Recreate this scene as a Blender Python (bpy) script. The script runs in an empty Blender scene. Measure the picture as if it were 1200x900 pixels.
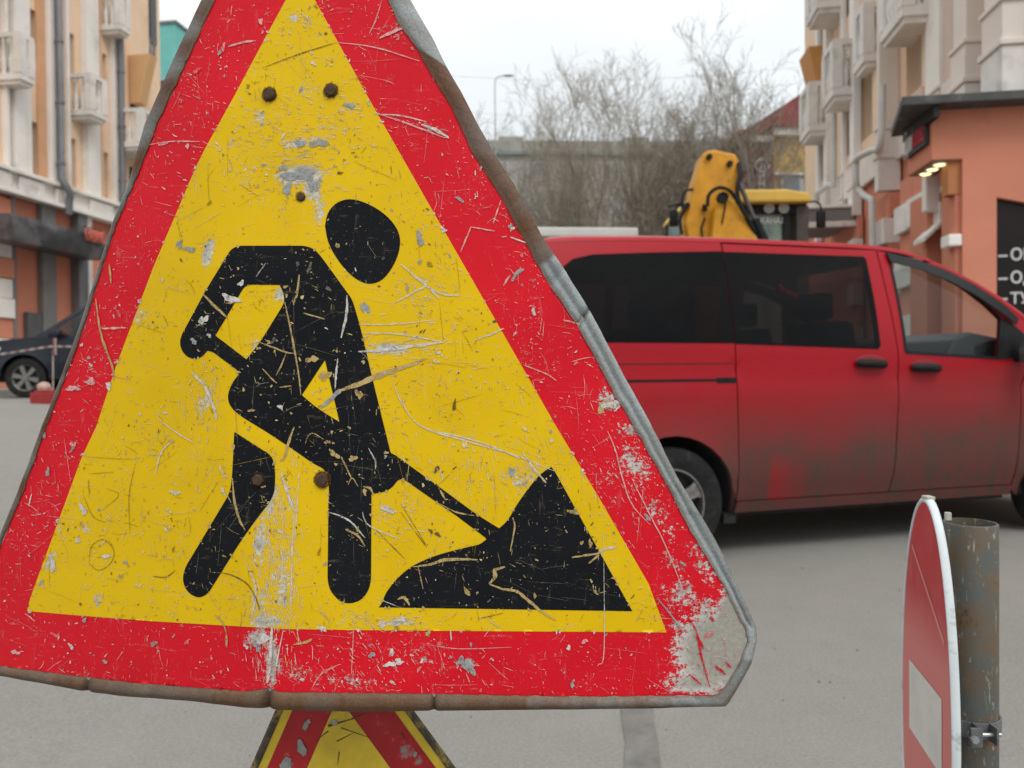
import bpy, bmesh, math, random
import numpy as np
from mathutils import Vector, Matrix, noise
from mathutils.geometry import delaunay_2d_cdt

random.seed(7)
SC = bpy.context.scene
COL = SC.collection

# ------------------------------------------------------------------ camera
F = 924.0                                   # focal length in pixels of the 1200 px wide photograph
CAM = Vector((0, 0, 1.1))
RC = Matrix.Rotation(math.radians(90 - .806), 3, 'X') @ Matrix.Rotation(math.radians(-.5), 3, 'Z')
cd = bpy.data.cameras.new('camera')
cam = bpy.data.objects.new('camera', cd); COL.objects.link(cam)
cam.location = CAM
cam.rotation_euler = RC.to_euler()
cd.sensor_fit = 'HORIZONTAL'; cd.sensor_width = 36.0; cd.lens = 36.0 * F / 1200.0
cd.clip_start = .02; cd.clip_end = 3000
cd.dof.use_dof = True; cd.dof.focus_distance = .76; cd.dof.aperture_fstop = 8.8
SC.camera = cam

# ------------------------------------------------------------------ overcast daylight
SUN_EL, SUN_AZ = math.radians(52), math.radians(150)     # high, behind the camera to its right
w = bpy.data.worlds.new('World'); SC.world = w; w.use_nodes = True
nt = w.node_tree; nt.nodes.clear()
N = nt.nodes.new; Lk = nt.links.new
out = N('ShaderNodeOutputWorld'); bg = N('ShaderNodeBackground')
sky = N('ShaderNodeTexSky'); sky.sky_type = 'NISHITA'; sky.sun_disc = False
sky.sun_elevation = SUN_EL; sky.sun_rotation = SUN_AZ; sky.dust_density = 2.0
sk = N('ShaderNodeVectorMath'); sk.operation = 'SCALE'; sk.inputs['Scale'].default_value = .10
Lk(sky.outputs[0], sk.inputs[0])
tc = N('ShaderNodeTexCoord'); sp = N('ShaderNodeSeparateXYZ'); Lk(tc.outputs['Generated'], sp.inputs[0])
mx = N('ShaderNodeMath'); mx.operation = 'MAXIMUM'; mx.inputs[1].default_value = 0; Lk(sp.outputs['Z'], mx.inputs[0])
ma = N('ShaderNodeMath'); ma.operation = 'MULTIPLY_ADD'; ma.inputs[1].default_value = 2 / 3; ma.inputs[2].default_value = 1 / 3
Lk(mx.outputs[0], ma.inputs[0])                          # CIE standard overcast sky: (1 + 2 sin e) / 3
cn = N('ShaderNodeTexNoise'); cn.inputs['Scale'].default_value = 2.2; cn.inputs['Detail'].default_value = 5
cmap = N('ShaderNodeMapping'); cmap.inputs['Scale'].default_value = (1, 1, 3); Lk(tc.outputs['Generated'], cmap.inputs[0]); Lk(cmap.outputs[0], cn.inputs['Vector'])
cr = N('ShaderNodeMapRange'); cr.inputs['To Min'].default_value = .90; cr.inputs['To Max'].default_value = 1.10
cr.inputs['From Min'].default_value = .3; cr.inputs['From Max'].default_value = .7; Lk(cn.outputs['Fac'], cr.inputs['Value'])
mm = N('ShaderNodeMath'); mm.operation = 'MULTIPLY'; Lk(ma.outputs[0], mm.inputs[0]); Lk(cr.outputs[0], mm.inputs[1])
ov = N('ShaderNodeVectorMath'); ov.operation = 'SCALE'; ov.inputs[0].default_value = (1.78, 1.87, 1.91); Lk(mm.outputs[0], ov.inputs['Scale'])
mixs = N('ShaderNodeMix'); mixs.data_type = 'RGBA'; mixs.inputs['Factor'].default_value = .90
Lk(sk.outputs[0], mixs.inputs['A']); Lk(ov.outputs[0], mixs.inputs['B'])
Lk(mixs.outputs['Result'], bg.inputs['Color']); bg.inputs['Strength'].default_value = 1.0
Lk(bg.outputs[0], out.inputs['Surface'])
sd = bpy.data.lights.new('sun', 'SUN'); sd.energy = 1.4; sd.angle = math.radians(25); sd.color = (1, .96, .90)
sun = bpy.data.objects.new('sun', sd); COL.objects.link(sun)
sdir = Vector((math.sin(SUN_AZ) * math.cos(SUN_EL), math.cos(SUN_AZ) * math.cos(SUN_EL), math.sin(SUN_EL)))
sun.rotation_euler = sdir.to_track_quat('Z', 'Y').to_euler(); sun.location = (0, 0, 30)
SC.view_settings.view_transform = 'Standard'; SC.view_settings.look = 'None'
SC.view_settings.gamma = 1; SC.view_settings.exposure = 0.0; SC.view_settings.use_curve_mapping = False
SC.render.engine = 'CYCLES'

# ------------------------------------------------------------------ survey helpers
def ray(x, y): return RC @ Vector(((x - 600) / F, -(y - 450) / F, -1))
def U(x, y, d): return CAM + ray(x, y) * d
def hit(x, y, P, n):
    r = ray(x, y); return CAM + r * ((P - CAM).dot(n) / r.dot(n))
A8 = math.radians(8)
SD = Vector((math.sin(A8), math.cos(A8), 0)); SN = Vector((math.cos(A8), -math.sin(A8), 0))   # along the street, across it to the right
LW, RW = 15.84, 4.95                                                                           # lateral distance of the two facades
def fl(x, y, off=0): h = hit(x, y, SN * (off - LW), SN); return h.dot(SD), h.z
def fr(x, y, off=0): h = hit(x, y, SN * (RW - off), SN); return h.dot(SD), h.z
def sstep(a, b, x):
    t = min(1, max(0, (x - a) / (b - a))); return t * t * (3 - 2 * t)
def terrain(x, y):
    u = -(x * SN.x + y * SN.y)
    return .70 * sstep(1.5, 9.5, u)

# ------------------------------------------------------------------ materials
MATS = {}
def nodemat(name):
    m = bpy.data.materials.new(name); m.use_nodes = True; t = m.node_tree
    b = t.nodes['Principled BSDF']; return m, t, b
def setc(b, k, v): b.inputs[k].default_value = v
def noise_node(t, scale, detail=4, rough=.6, coord='Object', stretch=None):
    n = t.nodes.new('ShaderNodeTexNoise'); n.inputs['Scale'].default_value = scale
    n.inputs['Detail'].default_value = detail; n.inputs['Roughness'].default_value = rough
    c = t.nodes.new('ShaderNodeTexCoord')
    if stretch:
        mp = t.nodes.new('ShaderNodeMapping'); mp.inputs['Scale'].default_value = stretch
        t.links.new(c.outputs[coord], mp.inputs[0]); t.links.new(mp.outputs[0], n.inputs['Vector'])
    else: t.links.new(c.outputs[coord], n.inputs['Vector'])
    return n
def ramp(t, src, a, b, lo=0., hi=1.):
    r = t.nodes.new('ShaderNodeMapRange'); r.inputs['From Min'].default_value = a; r.inputs['From Max'].default_value = b
    r.inputs['To Min'].default_value = lo; r.inputs['To Max'].default_value = hi
    t.links.new(src, r.inputs['Value']); return r.outputs[0]
def mixc(t, fac, a, b):
    n = t.nodes.new('ShaderNodeMix'); n.data_type = 'RGBA'
    for k, v in (('Factor', fac), ('A', a), ('B', b)):
        i = n.inputs[k] if k == 'Factor' else n.inputs[k]
        if k == 'Factor': i = n.inputs[0]
        elif k == 'A': i = n.inputs[6]
        else: i = n.inputs[7]
        if hasattr(v, 'node'): t.links.new(v, i)
        elif isinstance(v, (tuple, list)): i.default_value = (*v[:3], 1)
        else: i.default_value = v
    return n.outputs[2]
def mth(t, op, a, b=None):
    n = t.nodes.new('ShaderNodeMath'); n.operation = op
    for k, v in ((0, a), (1, b)):
        if v is None: continue
        if hasattr(v, 'node'): t.links.new(v, n.inputs[k])
        else: n.inputs[k].default_value = v
    return n.outputs[0]
def bump(t, b, src, strength, dist=.01):
    n = t.nodes.new('ShaderNodeBump'); n.inputs['Strength'].default_value = strength; n.inputs['Distance'].default_value = dist
    t.links.new(src, n.inputs['Height']); t.links.new(n.outputs[0], b.inputs['Normal'])
def pm(name, c, rough=.7, var=.18, scale=3., metal=0., bmp=0., c2=None, c2amt=.0, c2scale=1.5, spec=.4, coat=0., stretch=None):
    """plain procedural material: base colour, soft value variation, optional second colour in patches, optional relief"""
    if name in MATS: return MATS[name]
    m, t, b = nodemat(name)
    n = noise_node(t, scale, 5, .65, stretch=stretch)
    col = mixc(t, ramp(t, n.outputs['Fac'], .3, .7), tuple(x * (1 - var) for x in c), tuple(min(1, x * (1 + var * .6)) for x in c))
    if c2:
        n2 = noise_node(t, c2scale, 6, .7, stretch=stretch)
        col = mixc(t, ramp(t, n2.outputs['Fac'], .62 - c2amt * .35, .72 - c2amt * .3), col, c2)
    t.links.new(col, b.inputs['Base Color'])
    setc(b, 'Roughness', rough); setc(b, 'Metallic', metal); setc(b, 'Specular IOR Level', spec); setc(b, 'Coat Weight', coat)
    if bmp:
        n3 = noise_node(t, scale * 14, 4); bump(t, b, n3.outputs['Fac'], bmp)
    MATS[name] = m; return m
def vcol_mat(name, rough=.6, metal=0., scale=120., amt=.25, bmp=.25, spec=.4):
    m, t, b = nodemat(name)
    a = t.nodes.new('ShaderNodeAttribute'); a.attribute_name = 'tint'
    n = noise_node(t, scale, 6, .7)
    mul = t.nodes.new('ShaderNodeVectorMath'); mul.operation = 'SCALE'
    t.links.new(a.outputs['Color'], mul.inputs[0]); t.links.new(ramp(t, n.outputs['Fac'], .3, .7, 1 - amt, 1 + amt), mul.inputs['Scale'])
    t.links.new(mul.outputs[0], b.inputs['Base Color']); setc(b, 'Roughness', rough); setc(b, 'Metallic', metal); setc(b, 'Specular IOR Level', spec)
    if bmp: bump(t, b, n.outputs['Fac'], bmp, .002)
    return m
def glass_mat(name, tint, refl=1., rough=.02):
    """thin tinted pane: transmits tint, reflects by Fresnel"""
    if name in MATS: return MATS[name]
    m = bpy.data.materials.new(name); m.use_nodes = True; t = m.node_tree; t.nodes.clear()
    o = t.nodes.new('ShaderNodeOutputMaterial'); tr = t.nodes.new('ShaderNodeBsdfTransparent'); g = t.nodes.new('ShaderNodeBsdfGlossy')
    tr.inputs[0].default_value = (*tint, 1); g.inputs['Roughness'].default_value = rough
    lw = t.nodes.new('ShaderNodeFresnel'); lw.inputs[0].default_value = 1.45
    n = noise_node(t, 2.0, 3)
    f = mth(t, 'MULTIPLY', lw.outputs[0], ramp(t, n.outputs['Fac'], .3, .7, .8 * refl, 1.1 * refl))
    mxs = t.nodes.new('ShaderNodeMixShader'); t.links.new(f, mxs.inputs[0]); t.links.new(tr.outputs[0], mxs.inputs[1]); t.links.new(g.outputs[0], mxs.inputs[2])
    t.links.new(mxs.outputs[0], o.inputs[0]); MATS[name] = m; return m

def scratch_mat(name, c, lo=.36, hi=.50):
    """mark scraped into a print: its opacity breaks up along ragged edges"""
    m, t, b = nodemat(name); o = t.nodes['Material Output']
    n = noise_node(t, 700, 5, .75); n2 = noise_node(t, 160, 4, .7)
    t.links.new(mixc(t, ramp(t, n2.outputs['Fac'], .3, .7), tuple(x * .72 for x in c), tuple(min(1, x * 1.1) for x in c)), b.inputs['Base Color']); setc(b, 'Roughness', .8); setc(b, 'Specular IOR Level', .1)
    tr = t.nodes.new('ShaderNodeBsdfTransparent'); mxs = t.nodes.new('ShaderNodeMixShader')
    t.links.new(ramp(t, mth(t, 'ADD', mth(t, 'MULTIPLY', n.outputs['Fac'], .6), mth(t, 'MULTIPLY', n2.outputs['Fac'], .4)), lo, hi), mxs.inputs[0])
    t.links.new(tr.outputs[0], mxs.inputs[1]); t.links.new(b.outputs[0], mxs.inputs[2]); t.links.new(mxs.outputs[0], o.inputs[0]); return m
def dusty_sheen_glass(name, col, dust_sheen):  # puts dust and the sky's reflection into the pane as pale diffuse colour
    m = bpy.data.materials.new(name); m.use_nodes = True; t = m.node_tree; b = t.nodes['Principled BSDF']; o = t.nodes['Material Output']
    n = noise_node(t, 3.0, 5, .6); t.links.new(mixc(t, ramp(t, n.outputs['Fac'], .3, .7), tuple(x * .75 for x in col), col), b.inputs['Base Color']); setc(b, 'Roughness', .2)
    tr = t.nodes.new('ShaderNodeBsdfTransparent'); tr.inputs[0].default_value = (.7, .85, .8, 1); mxs = t.nodes.new('ShaderNodeMixShader')
    t.links.new(ramp(t, n.outputs['Fac'], .3, .7, dust_sheen - .12, dust_sheen + .12), mxs.inputs[0]); t.links.new(tr.outputs[0], mxs.inputs[1]); t.links.new(b.outputs[0], mxs.inputs[2]); t.links.new(mxs.outputs[0], o.inputs[0])
    return m
# ------------------------------------------------------------------ mesh helpers
def tag(o, label=None, cat=None, group=None, kind=None):
    for k, v in (('label', label), ('category', cat), ('group', group), ('kind', kind)):
        if v: o[k] = v
    return o
def empty(name, loc=(0, 0, 0), rz=0, label=None, cat=None, group=None):
    o = bpy.data.objects.new(name, None); COL.objects.link(o); o.empty_display_size = .1
    o.location = loc; o.rotation_euler = (0, 0, rz); return tag(o, label, cat, group)
def mk(name, V, Fc, mat, parent=None, smooth=False, world=False, kind=None, sharp=None, tint=None):
    me = bpy.data.meshes.new(name); me.from_pydata([tuple(v) for v in V], [], [tuple(f) for f in Fc])
    if tint is not None:
        at = me.color_attributes.new('tint', 'FLOAT_COLOR', 'POINT')
        at.data.foreach_set('color', [c for v in tint for c in (*v[:3], 1.)])
    me.validate(); me.update()
    if smooth:
        me.shade_smooth()
        if sharp: me.set_sharp_from_angle(angle=math.radians(sharp))
    mats = mat if isinstance(mat, (list, tuple)) else [mat]
    for q in mats: me.materials.append(q)
    o = bpy.data.objects.new(name, me); COL.objects.link(o)
    if parent is not None:
        o.parent = parent
        if world and parent.type == 'EMPTY':
            o.matrix_parent_inverse = (Matrix.Translation(parent.location) @ parent.rotation_euler.to_matrix().to_4x4()).inverted()
    if kind: o['kind'] = kind
    return o
class MB:
    def __init__(s): s.v = []; s.f = []; s.t = []
    def add(s, V, Fc, tint=None):
        k = len(s.v); s.v += [tuple(v) for v in V]; s.f += [tuple(i + k for i in f) for f in Fc]
        if tint is not None: s.t += [tint] * len(V)
        return s
    def box(s, x0, x1, y0, y1, z0, z1):
        x0, x1 = sorted((x0, x1)); y0, y1 = sorted((y0, y1)); z0, z1 = sorted((z0, z1))
        return s.add([(x0, y0, z0), (x1, y0, z0), (x1, y1, z0), (x0, y1, z0), (x0, y0, z1), (x1, y0, z1), (x1, y1, z1), (x0, y1, z1)],
                     [(0, 3, 2, 1), (4, 5, 6, 7), (0, 1, 5, 4), (1, 2, 6, 5), (2, 3, 7, 6), (3, 0, 4, 7)])
    def tube(s, pts, r, n=8, cap=True, tint=None):
        pts = [Vector(p) for p in pts]; rs = r if isinstance(r, (list, tuple)) else [r] * len(pts)
        V = []; Fc = []; up = None
        for i, p in enumerate(pts):
            d = (pts[min(i + 1, len(pts) - 1)] - pts[max(i - 1, 0)])
            d = d.normalized() if d.length > 1e-9 else Vector((0, 0, 1))
            if up is None: up = d.orthogonal().normalized()
            else:
                up = up - d * up.dot(d); up = up.normalized() if up.length > 1e-6 else d.orthogonal().normalized()
            q = d.cross(up)
            for k in range(n):
                a = 2 * math.pi * k / n; V.append(p + (up * math.cos(a) + q * math.sin(a)) * rs[i])
        for i in range(len(pts) - 1):
            for k in range(n):
                a, b = i * n + k, i * n + (k + 1) % n; Fc.append((a, b, b + n, a + n))
        if cap: Fc.append(tuple(range(n - 1, -1, -1))); Fc.append(tuple(range(len(V) - n, len(V))))
        return s.add(V, Fc, tint)
    def lathe(s, c, axis, prof, n=32, closed=False):
        """prof: list of (along axis, radius)"""
        c = Vector(c); ax = Vector(axis).normalized(); u = ax.orthogonal().normalized(); q = ax.cross(u)
        V = []; Fc = []; m = len(prof)
        for k in range(n):
            a = 2 * math.pi * k / n; d = u * math.cos(a) + q * math.sin(a)
            V += [c + ax * h + d * r for h, r in prof]
        for k in range(n):
            k2 = (k + 1) % n
            for i in range(m if closed else m - 1):
                j = (i + 1) % m; Fc.append((k * m + i, k2 * m + i, k2 * m + j, k * m + j))
        return s.add(V, Fc)
    def ball(s, c, r, n=12, m=8):
        c = Vector(c); r = r if isinstance(r, (tuple, list)) else (r,) * 3
        V = []; Fc = []
        for i in range(m + 1):
            th = math.pi * i / m
            for k in range(n):
                ph = 2 * math.pi * k / n; V.append((c.x + r[0] * math.sin(th) * math.cos(ph), c.y + r[1] * math.sin(th) * math.sin(ph), c.z + r[2] * math.cos(th)))
        for i in range(m):
            for k in range(n): Fc.append((i * n + k, (i + 1) * n + k, (i + 1) * n + (k + 1) % n, i * n + (k + 1) % n))
        return s.add(V, Fc)
    def prism(s, poly, fn, t0, t1):
        """extrude a 2-D polygon: fn(a, b, t) -> point"""
        n = len(poly); V = [fn(a, b, t0) for a, b in poly] + [fn(a, b, t1) for a, b in poly]
        return s.add(V, [tuple(range(n - 1, -1, -1)), tuple(range(n, 2 * n))] + [(i, (i + 1) % n, n + (i + 1) % n, n + i) for i in range(n)])
    def build(s, name, mat, parent=None, smooth=False, bev=0, sharp=40, kind=None, world=False, fix=True):
        o = mk(name, s.v, s.f, mat, parent, False, world, kind, tint=s.t if s.t else None)
        bm = bmesh.new(); bm.from_mesh(o.data)
        if fix: bmesh.ops.recalc_face_normals(bm, faces=bm.faces[:])
        if bev:
            es = [e for e in bm.edges if len(e.link_faces) == 2 and e.calc_face_angle(0) > .5]
            bmesh.ops.bevel(bm, geom=es, offset=bev, segments=2, profile=.6, affect='EDGES', clamp_overlap=True)
        bm.to_mesh(o.data); bm.free()
        if smooth:
            o.data.shade_smooth(); o.data.set_sharp_from_angle(angle=math.radians(sharp))
        return o
def inpoly(P, poly):
    x, y = P[:, 0], P[:, 1]; r = np.zeros(len(P), bool); n = len(poly)
    for i in range(n):
        x1, y1 = poly[i]; x2, y2 = poly[(i + 1) % n]
        if y1 == y2: continue
        c = ((y1 > y) != (y2 > y)) & (x < (x2 - x1) * (y - y1) / (y2 - y1) + x1); r ^= c
    return r
def densify(poly, step):
    o = []
    for i in range(len(poly)):
        a, b = poly[i], poly[(i + 1) % len(poly)]; d = math.dist(a, b); k = max(1, int(d / step + .5))
        o += [(a[0] + (b[0] - a[0]) * j / k, a[1] + (b[1] - a[1]) * j / k) for j in range(k)]
    return o
def tri_poly(outer, holes=(), step=None, edge=None):
    loops = [densify(outer, edge or step or 1e9)] + [densify(h, edge or step or 1e9) for h in holes]
    pts = []; ed = []
    for l in loops:
        k = len(pts); pts += l; ed += [(k + i, k + (i + 1) % len(l)) for i in range(len(l))]
    if step:
        a = np.array(outer); gx = np.arange(a[:, 0].min() + step / 2, a[:, 0].max(), step); gy = np.arange(a[:, 1].min() + step / 2, a[:, 1].max(), step)
        if len(gx) and len(gy):
            G = np.array([(x + (step * .25 if j % 2 else -step * .25), y) for j, y in enumerate(gy) for x in gx])
            ok = inpoly(G, loops[0])
            for h in loops[1:]: ok &= ~inpoly(G, h)
            pts += [tuple(g) for g in G[ok]]
    vs, es, fs, *_ = delaunay_2d_cdt([Vector(p) for p in pts], ed, [], 0, 1e-7)
    V = np.array([(v.x, v.y) for v in vs]); T = np.array([f for f in fs if len(f) == 3])
    c = V[T].mean(1); ok = inpoly(c, loops[0])
    for h in loops[1:]: ok &= ~inpoly(c, h)
    T = T[ok]
    a, b, cc = V[T[:, 0]], V[T[:, 1]], V[T[:, 2]]
    s = (b[:, 0] - a[:, 0]) * (cc[:, 1] - a[:, 1]) - (b[:, 1] - a[:, 1]) * (cc[:, 0] - a[:, 0])
    T = T[np.abs(s) > 1e-14]; s = s[np.abs(s) > 1e-14]
    T[s < 0] = T[s < 0][:, ::-1]
    return V, T
def sheet_geo(outer, holes, fn, thick, step, edge=None, back=True):
    """curved sheet with real openings and thickness; fn(a, b, depth) -> point"""
    V, T = tri_poly(outer, holes, step, edge)
    n = len(V); P = [fn(a, b, 0) for a, b in V]; Fc = [tuple(int(i) for i in t) for t in T]
    if thick:
        P += [fn(a, b, thick) for a, b in V]
        cnt = {}
        for f in Fc:
            for i in range(3):
                e = (f[i], f[(i + 1) % 3]); cnt[e] = 1
        sk = [(b, a, a + n, b + n) for a, b in cnt if (b, a) not in cnt]
        bk = [(c + n, b + n, a + n) for a, b, c in Fc] if back else []
        Fc = Fc + sk + bk
    return P, Fc
def sheet(name, outer, holes, fn, thick, step, mat, parent=None, edge=None, smooth=True, flip=False, world=False, sharp=35):
    P, Fc = sheet_geo(outer, holes, fn, thick, step, edge)
    if flip: Fc = [f[::-1] for f in Fc]
    return mk(name, P, Fc, mat, parent, smooth, world, sharp=sharp)
def copy_tree(o, parent=None):
    c = o.copy(); COL.objects.link(c); c.parent = parent
    if parent is not None: c.matrix_parent_inverse = o.matrix_parent_inverse
    for ch in [x for x in bpy.data.objects if x.parent == o]: copy_tree(ch, c)
    return c
def text_mesh(name, body, size, mat, parent, M, depth=.0, squash=1., bold=0., world=False):
    cu = bpy.data.curves.new('txt', 'FONT'); cu.body = body; cu.size = size; cu.extrude = depth; cu.offset = bold; cu.align_x = 'LEFT'
    to = bpy.data.objects.new('txt', cu); COL.objects.link(to)
    me = bpy.data.meshes.new_from_object(to.evaluated_get(bpy.context.evaluated_depsgraph_get()))
    bpy.data.objects.remove(to); bpy.data.curves.remove(cu)
    me.transform(M @ Matrix.Diagonal((squash, 1, 1, 1))); me.materials.clear(); me.materials.append(mat); me.name = name
    o = bpy.data.objects.new(name, me); COL.objects.link(o); o.parent = parent
    if world: o.matrix_parent_inverse = (Matrix.Translation(parent.location) @ parent.rotation_euler.to_matrix().to_4x4()).inverted()
    return o
def cr_spline(pts, n):
    """Catmull-Rom through 2-D/3-D points"""
    P = [Vector(p) for p in pts]; P = [P[0] * 2 - P[1]] + P + [P[-1] * 2 - P[-2]]; o = []
    for i in range(1, len(P) - 2):
        a, b, c, d = P[i - 1:i + 3]
        for k in range(n):
            t = k / n; o.append(.5 * ((2 * b) + (c - a) * t + (2 * a - 5 * b + 4 * c - d) * t * t + (3 * b - a - 3 * c + d) * t ** 3))
    o.append(P[-2]); return o
def interp(x, pts):
    if x <= pts[0][0]: return pts[0][1]
    for (a, b), (c, d) in zip(pts, pts[1:]):
        if x <= c: return b + (d - b) * (x - a) / (c - a)
    return pts[-1][1]

# ================================================================== ground
def build_ground():
    m, t, b = nodemat('asphalt')
    n1 = noise_node(t, .55, 6, .6); n2 = noise_node(t, 95, 4, .8); n3 = noise_node(t, 5, 6, .75); n4 = noise_node(t, .12, 4, .6)
    c = mixc(t, ramp(t, n1.outputs['Fac'], .3, .7), (.192, .180, .162), (.243, .229, .206))
    c = mixc(t, ramp(t, n4.outputs['Fac'], .35, .65, 0, .45), c, (.24, .23, .205))
    c = mixc(t, ramp(t, n3.outputs['Fac'], .40, .68, .0, .50), c, (.175, .168, .155))
    c = mixc(t, ramp(t, n2.outputs['Fac'], .42, .62, 0, .45), c, (.35, .335, .305))
    # hairline cracks
    v = t.nodes.new('ShaderNodeTexVoronoi'); v.feature = 'DISTANCE_TO_EDGE'; v.inputs['Scale'].default_value = .38
    tcn = t.nodes.new('ShaderNodeTexCoord'); dn = noise_node(t, 1.7, 5, .7)
    ad = t.nodes.new('ShaderNodeVectorMath'); ad.operation = 'ADD'; t.links.new(tcn.outputs['Object'], ad.inputs[0]); t.links.new(dn.outputs['Color'], ad.inputs[1]); t.links.new(ad.outputs[0], v.inputs['Vector'])
    crk = ramp(t, v.outputs['Distance'], .0, .004, .06, 0)
    c = mixc(t, crk, c, (.07, .066, .06))
    t.links.new(c, b.inputs['Base Color']); setc(b, 'Roughness', .9); setc(b, 'Specular IOR Level', .25)
    bump(t, b, n2.outputs['Fac'], .8, .006)
    xs = sorted(set([-900, -400, -200, -120, -80, -60] + list(np.arange(-50, -20, 3.)) + list(np.arange(-20, 12, .5)) + list(np.arange(12, 60, 6.)) + [60, 90, 140, 220, 400, 900]))
    ys = sorted(set([-60, -30, -15, -8, -4] + list(np.arange(-2, 30, .5)) + list(np.arange(30, 120, 6.)) + [120, 180, 260, 400, 700, 1500]))
    V = [(x, y, terrain(x, y)) for y in ys for x in xs]; nx = len(xs)
    Fc = [(j * nx + i, j * nx + i + 1, (j + 1) * nx + i + 1, (j + 1) * nx + i) for j in range(len(ys) - 1) for i in range(nx - 1)]
    mk('road', V, Fc, m, smooth=True, kind='structure')
    # darker tar strip patched into the road, traced on the ground
    tar = pm('tar_patch', (.168, .159, .145), .85, .3, 9, bmp=.4)
    pl = []
    for (x, y) in ((727, 822), (764, 822), (766, 845), (771, 870), (774, 900), (780, 935), (728, 935), (731, 900), (733, 870), (729, 845)):
        h = hit(x, y, Vector((0, 0, .004)), Vector((0, 0, 1))); pl.append((h.x, h.y, .004))
    mk('tar_strip', pl, [tuple(range(len(pl)))], tar, kind='structure')
    # grit lying on the asphalt
    g = MB(); rnd = random.Random(3)
    for i in range(380):
        y = 1.6 + rnd.random() ** 1.5 * 12; x = rnd.uniform(-.75, .75) * y + rnd.uniform(-.3, .3); r = rnd.uniform(.002, .006) * (1 + (rnd.random() < .05) * 1.5)
        z = terrain(x, y); a = rnd.random() * 6.28
        P = [(x + math.cos(a + k * 2.1) * r, y + math.sin(a + k * 2.1) * r * rnd.uniform(.6, 1.3), z) for k in range(3)]
        g.add(P + [(x, y, z + r * .9)], [(0, 1, 3), (1, 2, 3), (2, 0, 3)])
    tag(g.build('grit', pm('grit', (.11, .10, .09), .9, .5, 40)), 'scattered dark grit lying on the grey asphalt', 'grit', kind='stuff')
    # pavements with kerbs
    pav = pm('paving', (.24, .23, .215), .9, .2, 4, bmp=.3); kerb = pm('kerb_stone', (.33, .32, .30), .85, .2, 5, bmp=.3)
    def strip(name, u0, u1, s0, s1, h, mat):
        V = []; Fc = []; ns = 60
        for i in range(ns + 1):
            s = s0 + (s1 - s0) * i / ns
            for u in (u0, u1):
                p = SD * s + SN * u; z = terrain(p.x, p.y); V += [(p.x, p.y, z + h), (p.x, p.y, z - .3)]
        for i in range(ns):
            a = i * 4; Fc += [(a, a + 2, a + 6, a + 4), (a + 1, a, a + 4, a + 5), (a + 2, a + 3, a + 7, a + 6)]
        Fc += [(0, 1, 3, 2), (ns * 4, ns * 4 + 2, ns * 4 + 3, ns * 4 + 1)]
        mk(name, V, Fc, mat, kind='structure')
    strip('pavement', -LW - .5, -13.0, 4, 34, .12, pav); strip('kerb', -12.997, -12.85, 4, 34, .135, kerb)
    strip('pavement', 3.35, RW + .5, 8.3, 26, .12, pav); strip('kerb', 3.2, 3.347, 8.3, 26, .135, kerb)
build_ground()

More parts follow.
